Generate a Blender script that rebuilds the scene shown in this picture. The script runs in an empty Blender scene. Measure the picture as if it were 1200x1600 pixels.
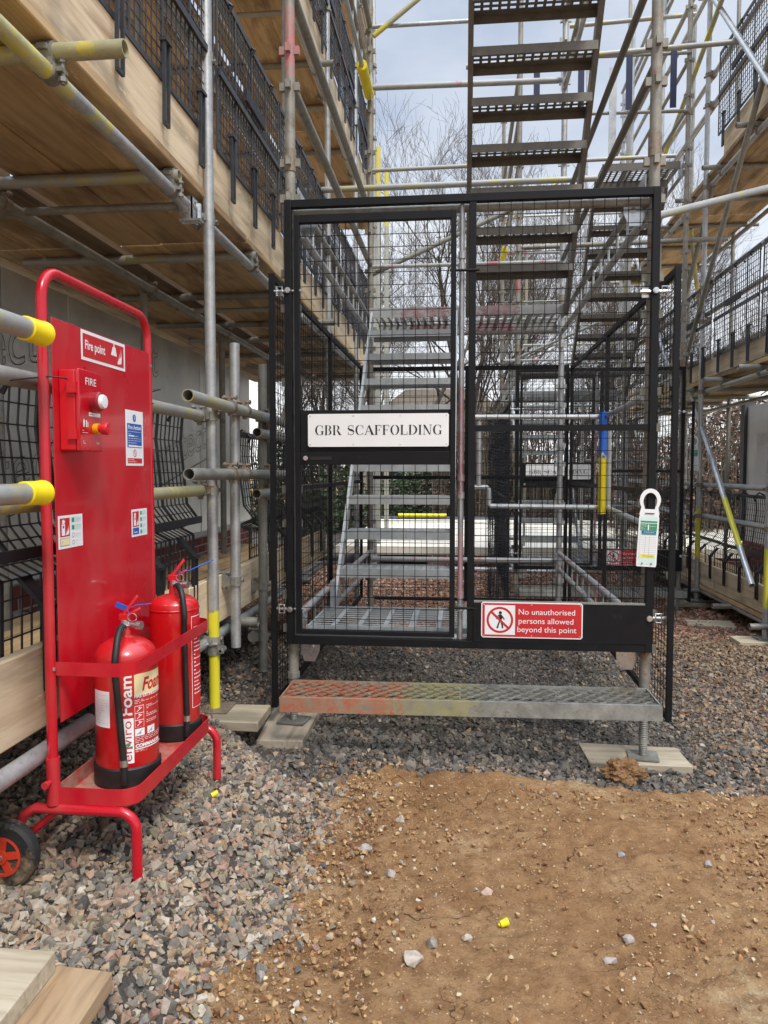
import bpy, bmesh, math, random
import numpy as np
from mathutils import Vector, Matrix, Quaternion, noise
R = math.radians
scene = bpy.context.scene
C = scene.collection
random.seed(7)

# ---------------------------------------------------------------- camera
cd = bpy.data.cameras.new('camera'); cam = bpy.data.objects.new('camera', cd); C.objects.link(cam)
cd.sensor_fit = 'VERTICAL'; cd.sensor_height = 36; cd.lens = 36*1170/1600
cd.clip_start = 0.05; cd.clip_end = 500
cam.location = (0, 0, 1.25); cam.rotation_euler = (R(90-3.2), 0, R(5.9))
scene.camera = cam
# ---------------------------------------------------------------- light
SUN_EL, SUN_AZ = 52, 150
W = bpy.data.worlds.new('World'); scene.world = W; W.use_nodes = True
nt = W.node_tree; N = nt.nodes; Lk = nt.links; N.clear()
wo = N.new('ShaderNodeOutputWorld'); bg = N.new('ShaderNodeBackground'); bg.inputs['Strength'].default_value = 0.1
Lk.new(bg.outputs[0], wo.inputs[0])
sky = N.new('ShaderNodeTexSky'); sky.sky_type = 'NISHITA'; sky.sun_disc = False
sky.sun_elevation = R(SUN_EL); sky.sun_rotation = R(SUN_AZ)
tc = N.new('ShaderNodeTexCoord'); sp = N.new('ShaderNodeSeparateXYZ'); Lk.new(tc.outputs['Generated'], sp.inputs[0])
mp = N.new('ShaderNodeMapping'); mp.inputs['Scale'].default_value = (1, 1, 2.2); Lk.new(tc.outputs['Generated'], mp.inputs[0])
nz = N.new('ShaderNodeTexNoise'); nz.inputs['Scale'].default_value = 2.6; nz.inputs['Detail'].default_value = 5; nz.inputs['Roughness'].default_value = .5
Lk.new(mp.outputs[0], nz.inputs['Vector'])
cr = N.new('ShaderNodeValToRGB'); Lk.new(nz.outputs['Fac'], cr.inputs[0])
cr.color_ramp.elements[0].position = .33; cr.color_ramp.elements[0].color = (.34, .42, .57, 1)
cr.color_ramp.elements[1].position = .68; cr.color_ramp.elements[1].color = (.76, .80, .86, 1)
hz = N.new('ShaderNodeMapRange'); hz.inputs[1].default_value = .02; hz.inputs[2].default_value = .36; hz.inputs[3].default_value = 1; hz.inputs[4].default_value = 0
Lk.new(sp.outputs['Z'], hz.inputs[0])
mh = N.new('ShaderNodeMix'); mh.data_type = 'RGBA'; Lk.new(hz.outputs[0], mh.inputs[0]); Lk.new(cr.outputs[0], mh.inputs[6]); mh.inputs[7].default_value = (1.12, 1.12, 1.13, 1)
br = N.new('ShaderNodeMapRange'); br.inputs[1].default_value = .52; br.inputs[2].default_value = .95; br.inputs[3].default_value = 8.0; br.inputs[4].default_value = 38
Lk.new(sp.outputs['Z'], br.inputs[0])
vm = N.new('ShaderNodeVectorMath'); vm.operation = 'SCALE'; Lk.new(mh.outputs[2], vm.inputs[0]); Lk.new(br.outputs[0], vm.inputs['Scale'])
mx = N.new('ShaderNodeMix'); mx.data_type = 'RGBA'; mx.inputs[0].default_value = .9
Lk.new(sky.outputs[0], mx.inputs[6]); Lk.new(vm.outputs[0], mx.inputs[7]); Lk.new(mx.outputs[2], bg.inputs['Color'])
sl = bpy.data.lights.new('sun', 'SUN'); sl.energy = 1.5; sl.angle = R(12); sl.color = (1, .93, .84)
so = bpy.data.objects.new('sun', sl); C.objects.link(so)
az = R(SUN_AZ)
sdir = Vector((math.sin(az)*math.cos(R(SUN_EL)), math.cos(az)*math.cos(R(SUN_EL)), math.sin(R(SUN_EL))))
so.rotation_euler = sdir.to_track_quat('Z', 'Y').to_euler()
vs = scene.view_settings; vs.view_transform = 'Standard'; vs.look = 'None'; vs.exposure = 0.6; vs.gamma = 1
scene.render.resolution_x = 768; scene.render.resolution_y = 1024
scene.cycles.max_bounces = 8

# ---------------------------------------------------------------- materials
MATS = {}
def nmat(name):
    m = bpy.data.materials.new(name); m.use_nodes = True; MATS[name] = m
    n = m.node_tree.nodes; b = n['Principled BSDF']
    return m, n, m.node_tree.links, b
def setp(b, rough=.5, metal=0, spec=None, coat=0):
    b.inputs['Roughness'].default_value = rough; b.inputs['Metallic'].default_value = metal
    if spec is not None: b.inputs['Specular IOR Level'].default_value = spec
    if coat: b.inputs['Coat Weight'].default_value = coat; b.inputs['Coat Roughness'].default_value = .08
def coords(n, l, scale=(1, 1, 1), world=False, rnd=True):
    mpn = n.new('ShaderNodeMapping'); mpn.inputs['Scale'].default_value = scale
    if world:
        g = n.new('ShaderNodeNewGeometry'); l.new(g.outputs['Position'], mpn.inputs[0])
    else:
        t = n.new('ShaderNodeTexCoord'); l.new(t.outputs['Object'], mpn.inputs[0])
        if rnd:
            oi = n.new('ShaderNodeObjectInfo'); mu = n.new('ShaderNodeMath'); mu.operation = 'MULTIPLY'; mu.inputs[1].default_value = 37
            l.new(oi.outputs['Random'], mu.inputs[0]); cb = n.new('ShaderNodeCombineXYZ')
            l.new(mu.outputs[0], cb.inputs[0]); l.new(mu.outputs[0], cb.inputs[2]); l.new(cb.outputs[0], mpn.inputs['Location'])
    return mpn.outputs[0]
def noisen(n, l, vec, scale, detail=4, rough=.55, dist=0):
    t = n.new('ShaderNodeTexNoise'); t.inputs['Scale'].default_value = scale; t.inputs['Detail'].default_value = detail
    t.inputs['Roughness'].default_value = rough; t.inputs['Distortion'].default_value = dist
    l.new(vec, t.inputs['Vector']); return t.outputs['Fac']
def ramp(n, l, fac, stops):
    r = n.new('ShaderNodeValToRGB'); e = r.color_ramp.elements
    while len(e) < len(stops): e.new(.5)
    for q, (p, c) in zip(e, stops): q.position = p; q.color = (*c, 1) if len(c) == 3 else c
    l.new(fac, r.inputs[0]); return r.outputs[0]
def mixc(n, l, fac, a, b_):
    m = n.new('ShaderNodeMix'); m.data_type = 'RGBA'
    for i, s in ((0, fac), (6, a), (7, b_)):
        if hasattr(s, 'is_output'): l.new(s, m.inputs[i])
        elif i == 0: m.inputs[0].default_value = s
        else: m.inputs[i].default_value = (*s, 1)
    return m.outputs[2]
def bump(n, l, b, h, strength=.3, dist=.01):
    bp = n.new('ShaderNodeBump'); bp.inputs['Strength'].default_value = strength; bp.inputs['Distance'].default_value = dist
    l.new(h, bp.inputs['Height']); l.new(bp.outputs[0], b.inputs['Normal'])
def simple(name, col, rough=.5, metal=0, var=.12, vs_=9, bs=0, coat=0, dirt=None):
    m, n, l, b = nmat(name); setp(b, rough, metal, coat=coat)
    v = coords(n, l); f = noisen(n, l, v, vs_, 5, .6)
    a = tuple(c*(1-var) for c in col); c2 = tuple(min(1, c*(1+var)) for c in col)
    c = ramp(n, l, f, [(.3, a), (.7, c2)])
    if dirt:
        f2 = noisen(n, l, v, dirt[2], 6, .7); f2 = ramp(n, l, f2, [(dirt[1], (0, 0, 0)), (dirt[1]+.12, (1, 1, 1))]); c = mixc(n, l, f2, c, dirt[0])
    l.new(c, b.inputs['Base Color'])
    rr = ramp(n, l, f, [(.2, (rough*.8,)*3), (.8, (min(1, rough*1.25),)*3)]); l.new(rr, b.inputs['Roughness'])
    if bs: bump(n, l, b, noisen(n, l, v, vs_*6, 4), bs, .002)
    return m
def tubem(name, c1, c2, stain=None, st=.56, rough=.42, metal=.55, bands=(), wear=0, wob=.14):
    m, n, l, b = nmat(name); setp(b, rough, metal)
    v = coords(n, l); f = noisen(n, l, v, 14, 6, .65)
    c = ramp(n, l, f, [(.25, c1), (.75, c2)])
    f3 = noisen(n, l, v, 90, 3, .6); c = mixc(n, l, ramp(n, l, f3, [(.55, (0, 0, 0)), (.75, (.45, .45, .45))]), c, tuple(q*.6 for q in c1))
    met = None
    if stain:
        f2 = noisen(n, l, v, 5, 7, .7); k = ramp(n, l, f2, [(st, (0, 0, 0)), (st+.06, (1, 1, 1))]); c = mixc(n, l, k, c, stain)
    for (ax, lo, hi, col) in bands:
        g = n.new('ShaderNodeNewGeometry'); s = n.new('ShaderNodeSeparateXYZ'); l.new(g.outputs['Position'], s.inputs[0])
        wn = noisen(n, l, coords(n, l, world=True), 30, 4, .7); ad = n.new('ShaderNodeMath'); ad.operation = 'MULTIPLY_ADD'; ad.inputs[1].default_value = wob; l.new(wn, ad.inputs[0]); l.new(s.outputs[ax], ad.inputs[2])
        a1 = n.new('ShaderNodeMath'); a1.operation = 'GREATER_THAN'; a1.inputs[1].default_value = lo+wob/2; l.new(ad.outputs[0], a1.inputs[0])
        a2 = n.new('ShaderNodeMath'); a2.operation = 'LESS_THAN'; a2.inputs[1].default_value = hi+wob/2; l.new(ad.outputs[0], a2.inputs[0])
        mu = n.new('ShaderNodeMath'); mu.operation = 'MULTIPLY'; l.new(a1.outputs[0], mu.inputs[0]); l.new(a2.outputs[0], mu.inputs[1])
        fac = mu.outputs[0]
        if wear:
            wf = ramp(n, l, noisen(n, l, coords(n, l, world=True), 16, 8, .75), [(.5-.25*(1-wear), (1, 1, 1)), (.5+.12, (.15, .15, .15))])
            m2 = n.new('ShaderNodeMath'); m2.operation = 'MULTIPLY'; l.new(fac, m2.inputs[0]); l.new(wf, m2.inputs[1]); fac = m2.outputs[0]
        c = mixc(n, l, fac, c, col); met = fac
    l.new(c, b.inputs['Base Color'])
    if met is not None:
        iv = n.new('ShaderNodeMapRange'); iv.inputs[3].default_value = metal; iv.inputs[4].default_value = 0; l.new(met, iv.inputs[0]); l.new(iv.outputs[0], b.inputs['Metallic'])
    rr = ramp(n, l, f, [(.2, (rough*.75,)*3), (.8, (min(1, rough*1.35),)*3)]); l.new(rr, b.inputs['Roughness'])
    bump(n, l, b, f3, .15, .001)
    return m
G1, G2 = (.30, .31, .31), (.56, .57, .56)
YEL = (.72, .60, .02)
galv = tubem('galvanised_steel', G1, G2)
galvd = tubem('old_galvanised_steel', (.17, .17, .15), (.36, .355, .31), stain=(.20, .12, .07), st=.60, rough=.55, metal=.4)
galvy = tubem('yellow_stained_steel', G1, (.42, .42, .38), stain=(.40, .375, .19), st=.52, rough=.5, metal=.35)
galvyy = tubem('yellow_worn_steel', (.34, .33, .20), (.45, .43, .27), stain=(.58, .50, .09), st=.50, rough=.5, metal=.2)
galvr = tubem('red_stained_steel', G1, (.42, .42, .4), stain=(.42, .14, .15), st=.56, rough=.5, metal=.3)
pole1m = tubem('pole_yellow_foot', G1, G2, stain=(.5, .48, .2), st=.62, bands=((2, -1, .62, (.70, .62, .03)),))
yolkm = tubem('ledger_yellow_start', G1, G2, stain=(.6, .54, .1), st=.58, bands=((1, -1, 2.15, (.58, .52, .07)),), wear=.5)
stdleft = tubem('standard_pink_band', (.17, .16, .13), (.38, .37, .32), stain=(.22, .13, .08), st=.6, rough=.55, metal=.3, bands=((2, 3.05, 3.34, (.50, .17, .17)),), wear=.5)
stdm = tubem('tower_standard_steel', (.16, .15, .12), (.36, .34, .29), stain=(.25, .13, .08), st=.57, rough=.55, metal=.3)
stepm = tubem('step_grating_steel', (.17, .175, .16), (.42, .43, .39), stain=(.22, .17, .11), st=.6, rough=.5, metal=.4, bands=((0, -1.2, .05, (.40, .37, .17)), (0, -1.2, -.26, (.42, .12, .075))), wear=.55, wob=.7)
blueyel = tubem('blue_yellow_tube', G1, G2, bands=((2, .9, 1.36, (.78, .62, .02)), (2, 1.33, 1.7, (.02, .13, .55))))
divm = tubem('divider_red_pole', G1, (.5, .5, .5), bands=((2, 1.15, 1.62, (.40, .13, .15)), (2, .66, .95, (.45, .15, .17))), wear=.4, rough=.35)
bracey = tubem('brace_yellow_band', (.4, .42, .43), (.6, .62, .63), bands=((2, .62, 1.0, (.66, .60, .04)),), rough=.3, metal=.6)
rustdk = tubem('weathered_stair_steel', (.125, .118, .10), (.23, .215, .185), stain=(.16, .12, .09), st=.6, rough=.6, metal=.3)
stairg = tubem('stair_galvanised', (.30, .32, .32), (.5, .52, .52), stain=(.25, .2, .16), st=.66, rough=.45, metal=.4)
landm = tubem('landing_edge_red', (.28, .29, .28), (.46, .47, .46), rough=.5, metal=.35, bands=((0, -.45, -.12, (.26, .09, .09)), (0, .12, .42, (.26, .08, .10))), wear=.5, wob=.3)
zinc = simple('bright_zinc', (.62, .63, .64), .28, .9, .15, 30)
rustf = simple('rusty_fitting', (.26, .21, .16), .6, .5, .35, 60, .3)
black = simple('black_powder_coat', (.006, .0065, .008), .55, 0, .3, 12, dirt=((.035, .03, .026), .64, 5))
black.node_tree.nodes['Principled BSDF'].inputs['Specular IOR Level'].default_value = .25
blackw = simple('black_wire', (.006, .006, .007), .45, 0, .3, 12)
blackw.node_tree.nodes['Principled BSDF'].inputs['Specular IOR Level'].default_value = .2
plast = simple('black_plastic', (.013, .014, .017), .42, 0, .4, 10, dirt=((.07, .07, .07), .62, 7))
plastg = simple('dusty_dark_plastic', (.028, .031, .038), .45, 0, .35, 10, dirt=((.11, .11, .12), .60, 8))
red = simple('red_enamel', (.53, .003, .014), .2, 0, .06, 4, coat=.4, dirt=((.44, .03, .03), .68, 6))
def scratched(m, col, axis_scale=(30, 3, 3)):
    n, l = m.node_tree.nodes, m.node_tree.links; b = n['Principled BSDF']; src = b.inputs['Base Color'].links[0].from_socket
    f = noisen(n, l, coords(n, l, axis_scale), 2.2, 10, .8); k = ramp(n, l, f, [(.655, (0, 0, 0)), (.68, (.55, .55, .55))])
    g = noisen(n, l, coords(n, l, (1.2, 1.2, .7)), 3, 6, .6); k2 = ramp(n, l, g, [(.5, (0, 0, 0)), (.8, (.30, .30, .30))])
    c = mixc(n, l, k, src, col); c = mixc(n, l, k2, c, (.42, .20, .16)); l.new(c, b.inputs['Base Color'])
    rr = ramp(n, l, g, [(.3, (.16, .16, .16)), (.75, (.5, .5, .5))]); l.new(rr, b.inputs['Roughness'])
scratched(red, (.55, .12, .11), (5, 9, 22))
redm = simple('red_tube_enamel', (.52, .005, .018), .30, 0, .08, 8, coat=.3)
redext = simple('red_extinguisher_paint', (.54, .006, .009), .24, 0, .05, 5, coat=.6)
scratched(redm, (.35, .10, .08), (9, 9, 9)); scratched(redext, (.5, .1, .08), (6, 6, 20))
redx = simple('red_plastic', (.62, .012, .02), .35, 0, .06, 8)
traym = simple('dusty_red_tray', (.50, .05, .04), .6, 0, .2, 10, dirt=((.42, .24, .18), .48, 7))
rubber = simple('black_rubber', (.014, .014, .014), .5, 0, .3, 20)
tyre = simple('muddy_tyre', (.02, .02, .02), .7, 0, .3, 15, dirt=((.28, .19, .11), .50, 7))
yelp = simple('yellow_plastic', (.86, .68, .01), .35, 0, .06, 8)
foam = simple('yellow_foam', (.80, .66, .03), .7, 0, .1, 14)
whitep = simple('white_print', (.82, .83, .84), .45, 0, .04, 6)
signw = simple('white_sign_plate', (.82, .83, .82), .35, 0, .04, 5, dirt=((.66, .64, .60), .68, 6))
blackp = simple('black_print', (.012, .012, .012), .5, 0, .05, 5)
redp = simple('red_print', (.55, .02, .025), .4, 0, .05, 6)
bluep = simple('blue_print', (.015, .10, .42), .45, 0, .05, 6)
greenp = simple('green_print', (.05, .27, .14), .45, 0, .05, 6)
paleg = simple('pale_green_print', (.62, .78, .74), .5, 0, .05, 6)
creamp = simple('cream_print', (.80, .68, .38), .45, 0, .05, 6)
greyp = simple('grey_print', (.35, .36, .38), .5, 0, .05, 6)
yelpr = simple('yellow_print', (.85, .75, .05), .5, 0, .05, 6)
bluet = simple('blue_plastic', (.02, .12, .6), .4, 0, .1, 8)
foil = simple('foil_membrane', (.70, .71, .68), .36, .55, .2, 2.2, .5)
whitewall = simple('white_membrane', (.62, .65, .68), .5, .1, .12, 2, .4)
dpc = simple('pale_damp_strip', (.6, .6, .58), .6, 0, .15, 4)
bark = simple('tree_bark', (.11, .09, .068), .9, 0, .35, 6)
twigm = simple('twig_bark', (.105, .082, .062), .9, 0, .35, 6)
brushm = simple('brown_brushwood', (.17, .105, .07), .9, 0, .4, 3)
leafm = simple('evergreen_leaf', (.05, .085, .03), .6, 0, .5, 3)
roofm = simple('brown_roof_tile', (.13, .10, .065), .9, 0, .3, 2, .5)
render_ = simple('pale_wall_render', (.42, .36, .30), .8, 0, .1, 2)
creamslab = simple('pale_block_floor', (.68, .62, .50), .8, 0, .12, 2.2, dirt=((.48, .42, .32), .6, 1.3))
glassd = simple('dark_window_glass', (.03, .035, .04), .1, 0, .1, 3)
sheet = simple('dark_grey_sheet', (.05, .055, .06), .5, 0, .3, 2)
amber = simple('orange_plastic', (.85, .38, .01), .35, 0, .05, 8)
def woodm(name, c1, c2, dark, axis=1, stainy=False):
    m, n, l, b = nmat(name); setp(b, .75)
    sc = [14, 14, 14]; sc[axis] = .9
    v = coords(n, l, tuple(sc)); f = noisen(n, l, v, 1.5, 8, .62, .6)
    sc2 = [40, 40, 40]; sc2[axis] = 2.5
    f2 = noisen(n, l, coords(n, l, tuple(sc2)), 1.6, 4, .6)
    c = ramp(n, l, f, [(.28, dark), (.45, c1), (.72, c2)])
    c = mixc(n, l, ramp(n, l, f2, [(.5, (0, 0, 0)), (.75, (.5, .5, .5))]), c, dark)
    sc3 = [5, 5, 5]; sc3[axis] = .9
    f3 = noisen(n, l, coords(n, l, tuple(sc3)), 1.2, 5, .6)
    c = mixc(n, l, ramp(n, l, f3, [(.54, (0, 0, 0)), (.66, (.8, .8, .8))]), c, tuple(q*.5 for q in c1))
    sc4 = [9, 9, 9]; sc4[axis] = 2.2
    f4 = noisen(n, l, coords(n, l, tuple(sc4)), 1.7, 9, .75)
    c = mixc(n, l, ramp(n, l, f4, [(.62, (0, 0, 0)), (.66, (.75, .75, .75))]), c, tuple(min(1, q*1.35) for q in c2))
    if stainy:
        sw = coords(n, l, (3.0, .8, 3.0), world=True); f5 = noisen(n, l, sw, .9, 6, .65)
        c = mixc(n, l, ramp(n, l, f5, [(.50, (0, 0, 0)), (.60, (.8, .8, .8))]), c, (.17, .10, .05))
    oi = n.new('ShaderNodeObjectInfo'); mr = n.new('ShaderNodeMapRange'); mr.inputs[3].default_value = .74; mr.inputs[4].default_value = 1.12; l.new(oi.outputs['Random'], mr.inputs[0])
    hs = n.new('ShaderNodeHueSaturation'); l.new(mr.outputs[0], hs.inputs['Value']); l.new(c, hs.inputs['Color']); c = hs.outputs[0]
    l.new(c, b.inputs['Base Color']); bump(n, l, b, f, .35, .003)
    return m
wood = woodm('scaffold_plank_wood', (.56, .38, .19), (.66, .48, .27), (.36, .22, .105), stainy=True)
woodl = woodm('toe_board_wood', (.66, .52, .34), (.76, .63, .44), (.40, .28, .16))
woodg = woodm('weathered_sole_wood', (.52, .44, .31), (.66, .57, .43), (.30, .23, .15), 0)
woodo = woodm('rough_old_wood', (.40, .26, .14), (.56, .42, .26), (.09, .05, .025), stainy=True)
plym = woodm('dark_ply', (.20, .13, .07), (.30, .20, .11), (.09, .05, .03))
def brickmat():
    m, n, l, b = nmat('red_brick'); setp(b, .85)
    t = n.new('ShaderNodeTexCoord'); s = n.new('ShaderNodeSeparateXYZ'); l.new(t.outputs['Object'], s.inputs[0])
    ad = n.new('ShaderNodeMath'); ad.operation = 'ADD'; l.new(s.outputs[0], ad.inputs[0]); l.new(s.outputs[1], ad.inputs[1])
    cb = n.new('ShaderNodeCombineXYZ'); l.new(ad.outputs[0], cb.inputs[0]); l.new(s.outputs[2], cb.inputs[1])
    bt = n.new('ShaderNodeTexBrick'); l.new(cb.outputs[0], bt.inputs['Vector']); bt.inputs['Scale'].default_value = 1
    bt.inputs['Brick Width'].default_value = .225; bt.inputs['Row Height'].default_value = .075; bt.inputs['Mortar Size'].default_value = .006
    bt.inputs['Color1'].default_value = (.26, .07, .04, 1); bt.inputs['Color2'].default_value = (.18, .045, .03, 1); bt.inputs['Mortar'].default_value = (.4, .37, .33, 1)
    l.new(bt.outputs[0], b.inputs['Base Color']); bump(n, l, b, bt.outputs['Fac'], -.4, .004)
    return m
brick = brickmat()
def stonemat(name):
    m, n, l, b = nmat(name); setp(b, .8)
    a = n.new('ShaderNodeAttribute'); a.attribute_name = 'tone'
    v = coords(n, l, world=True); f = noisen(n, l, v, 60, 5, .65)
    k = ramp(n, l, f, [(.25, (.62, .6, .58)), (.5, (1, 1, 1)), (.78, (1.35, 1.33, 1.3))])
    mu = n.new('ShaderNodeMix'); mu.data_type = 'RGBA'; mu.blend_type = 'MULTIPLY'; mu.inputs[0].default_value = 1; l.new(a.outputs['Color'], mu.inputs[6]); l.new(k, mu.inputs[7])
    l.new(mu.outputs[2], b.inputs['Base Color']); bump(n, l, b, f, .35, .004)
    return m
stonem = stonemat('crushed_stone')
def groundmat():
    m, n, l, b = nmat('ground'); setp(b, .95, spec=.2)
    a = n.new('ShaderNodeAttribute'); a.attribute_name = 'dirt'
    v = coords(n, l, world=True)
    f = noisen(n, l, v, 1.9, 8, .68, .4); f2 = noisen(n, l, v, 14, 9, .78); f4 = noisen(n, l, v, 130, 3, .6)
    d = ramp(n, l, f, [(.32, (.27, .145, .062)), (.45, (.36, .205, .096)), (.58, (.42, .26, .13)), (.70, (.60, .47, .28))])
    d = mixc(n, l, ramp(n, l, f2, [(.40, (.8, .8, .8)), (.56, (0, 0, 0))]), d, (.22, .115, .05))
    d = mixc(n, l, ramp(n, l, f2, [(.60, (0, 0, 0)), (.74, (.7, .7, .7))]), d, (.54, .39, .22))
    # fine grit
    vo = n.new('ShaderNodeTexVoronoi'); vo.inputs['Scale'].default_value = 120; l.new(v, vo.inputs['Vector'])
    vc = n.new('ShaderNodeSeparateColor'); l.new(vo.outputs['Color'], vc.inputs[0])
    g1 = n.new('ShaderNodeMath'); g1.operation = 'GREATER_THAN'; g1.inputs[1].default_value = .86; l.new(vc.outputs[0], g1.inputs[0])
    g2 = n.new('ShaderNodeMath'); g2.operation = 'LESS_THAN'; g2.inputs[1].default_value = .34; l.new(vo.outputs['Distance'], g2.inputs[0])
    g = n.new('ShaderNodeMath'); g.operation = 'MULTIPLY'; l.new(g1.outputs[0], g.inputs[0]); l.new(g2.outputs[0], g.inputs[1])
    gc = ramp(n, l, vc.outputs[1], [(0, (.60, .45, .28)), (.5, (.52, .36, .2)), (1, (.16, .07, .04))])
    d = mixc(n, l, g.outputs[0], d, gc)
    # cracks
    wv = n.new('ShaderNodeVectorMath'); wv.operation = 'MULTIPLY_ADD'; wv.inputs[1].default_value = (.35, .35, .35)
    nn = n.new('ShaderNodeTexNoise'); nn.inputs['Scale'].default_value = 5; nn.inputs['Detail'].default_value = 5; l.new(v, nn.inputs['Vector']); l.new(nn.outputs['Color'], wv.inputs[0]); l.new(v, wv.inputs[2])
    vd = n.new('ShaderNodeTexVoronoi'); vd.feature = 'DISTANCE_TO_EDGE'; vd.inputs['Scale'].default_value = 3.1; l.new(wv.outputs[0], vd.inputs['Vector'])
    ck = n.new('ShaderNodeMapRange'); ck.inputs[1].default_value = .004; ck.inputs[2].default_value = .007; ck.inputs[3].default_value = 1; ck.inputs[4].default_value = 0; l.new(vd.outputs['Distance'], ck.inputs[0])
    cm = n.new('ShaderNodeMath'); cm.operation = 'MULTIPLY'; l.new(ck.outputs[0], cm.inputs[0]); l.new(ramp(n, l, noisen(n, l, v, 2.3, 3), [(.52, (0, 0, 0)), (.62, (1, 1, 1))]), cm.inputs[1])
    d = mixc(n, l, cm.outputs[0], d, (.11, .05, .025))
    gv = ramp(n, l, f2, [(.3, (.06, .053, .047)), (.7, (.15, .13, .11))])
    c = mixc(n, l, a.outputs['Fac'], gv, d)
    l.new(c, b.inputs['Base Color'])
    s1 = n.new('ShaderNodeMath'); s1.operation = 'MULTIPLY_ADD'; s1.inputs[1].default_value = .35; l.new(f4, s1.inputs[0]); l.new(f2, s1.inputs[2])
    s2 = n.new('ShaderNodeMath'); s2.operation = 'SUBTRACT'; l.new(s1.outputs[0], s2.inputs[0]); l.new(cm.outputs[0], s2.inputs[1])
    s3 = n.new('ShaderNodeMath'); s3.operation = 'MULTIPLY_ADD'; s3.inputs[1].default_value = .4; l.new(g.outputs[0], s3.inputs[0]); l.new(s2.outputs[0], s3.inputs[2])
    bump(n, l, b, s3.outputs[0], 1.0, .022)
    return m
groundm = groundmat()

# ---------------------------------------------------------------- mesh helpers
def perp(d):
    a = Vector((0, 0, 1)) if abs(d.z) < .9 else Vector((1, 0, 0))
    u = d.cross(a).normalized(); return u, d.cross(u).normalized()
ORG = {}
class MB:
    def __init__(s): s.v = []; s.f = []; s.m = []
    def add(s, vs_, fs, m=0):
        o = len(s.v); s.v += [tuple(p) for p in vs_]; s.f += [tuple(i+o for i in f) for f in fs]; s.m += [m]*len(fs); return s
    def box(s, x0, x1, y0, y1, z0, z1, m=0):
        return s.add([(x, y, z) for z in (z0, z1) for y in (y0, y1) for x in (x0, x1)],
                     [(0, 2, 3, 1), (4, 5, 7, 6), (0, 1, 5, 4), (2, 6, 7, 3), (0, 4, 6, 2), (1, 3, 7, 5)], m)
    def beam(s, a, b, w, h, m=0, up=None):
        a = Vector(a); b = Vector(b); d = (b-a).normalized()
        upv = Vector(up) if up else (Vector((0, 0, 1)) if abs(d.z) < .95 else Vector((0, 1, 0)))
        u = d.cross(upv).normalized(); v = u.cross(d)
        pts = [p+u*(x*w/2)+v*(y*h/2) for p in (a, b) for x, y in ((-1, -1), (1, -1), (1, 1), (-1, 1))]
        return s.add(pts, [(0, 1, 2, 3), (7, 6, 5, 4), (0, 4, 5, 1), (1, 5, 6, 2), (2, 6, 7, 3), (3, 7, 4, 0)], m)
    def tube(s, a, b, r, n=14, m=0, hollow=False, r2=None):
        a = Vector(a); b = Vector(b); d = (b-a).normalized(); u, v = perp(d); r2 = r if r2 is None else r2
        cs = [(math.cos(2*math.pi*i/n), math.sin(2*math.pi*i/n)) for i in range(n)]
        ring = lambda p, q: [p+u*(c*q)+v*(k*q) for c, k in cs]
        if not hollow:
            o = ring(a, r)+ring(b, r2); fs = [(i, (i+1) % n, n+(i+1) % n, n+i) for i in range(n)]
            fs += [tuple(range(n-1, -1, -1)), tuple(range(n, 2*n))]
            return s.add(o, fs, m)
        ri = r*.84; dp = min(.12, (b-a).length*.45)
        rs = [ring(a+d*dp, ri), ring(a, ri), ring(a, r), ring(b, r), ring(b, ri), ring(b-d*dp, ri)]
        vs_ = sum(rs, []); fs = [tuple(range(n-1, -1, -1))]
        for k in range(5): fs += [(k*n+i, k*n+(i+1) % n, (k+1)*n+(i+1) % n, (k+1)*n+i) for i in range(n)]
        fs.append(tuple(range(5*n, 6*n)))
        return s.add(vs_, fs, m)
    def path(s, pts, r, n=10, m=0, closed=False, flat=None):
        pts = [Vector(p) for p in pts]; N_ = len(pts); vs_ = []; pu = None
        for i, p in enumerate(pts):
            if closed: d = (pts[(i+1) % N_]-pts[i-1]).normalized()
            else: d = (pts[min(i+1, N_-1)]-pts[max(i-1, 0)]).normalized()
            if pu is None: u, v = perp(d)
            else:
                u = (pu-d*pu.dot(d)).normalized(); v = d.cross(u).normalized()
            pu = u; rr = r[i] if isinstance(r, (list, tuple)) else r
            vs_ += [p+u*(math.cos(2*math.pi*k/n)*rr)+v*(math.sin(2*math.pi*k/n)*rr) for k in range(n)]
        fs = []
        for i in range(N_ if closed else N_-1):
            j = (i+1) % N_
            fs += [(i*n+k, i*n+(k+1) % n, j*n+(k+1) % n, j*n+k) for k in range(n)]
        if not closed: fs += [tuple(range(n-1, -1, -1)), tuple(range((N_-1)*n, N_*n))]
        return s.add(vs_, fs, m)
    def lathe(s, prof, c, n=28, m=0, axis='Z'):
        c = Vector(c); vs_ = []
        for r, h in prof:
            for k in range(n):
                a = 2*math.pi*k/n; x, y = r*math.cos(a), r*math.sin(a)
                vs_.append(c+(Vector((x, y, h)) if axis == 'Z' else Vector((x, h, y)) if axis == 'Y' else Vector((h, x, y))))
        fs = []
        for i in range(len(prof)-1): fs += [(i*n+k, i*n+(k+1) % n, (i+1)*n+(k+1) % n, (i+1)*n+k) for k in range(n)]
        fs += [tuple(range(n-1, -1, -1)), tuple(range((len(prof)-1)*n, len(prof)*n))]
        return s.add(vs_, fs, m)
    def prism(s, poly, o, u, v, t, m=0):
        o, u, v = Vector(o), Vector(u), Vector(v); w = u.cross(v).normalized()*t; n = len(poly)
        a = [o+u*x+v*y for x, y in poly]; b = [p+w for p in a]
        return s.add(a+b, [tuple(range(n-1, -1, -1)), tuple(range(n, 2*n))]+[(i, (i+1) % n, n+(i+1) % n, n+i) for i in range(n)], m)
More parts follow.
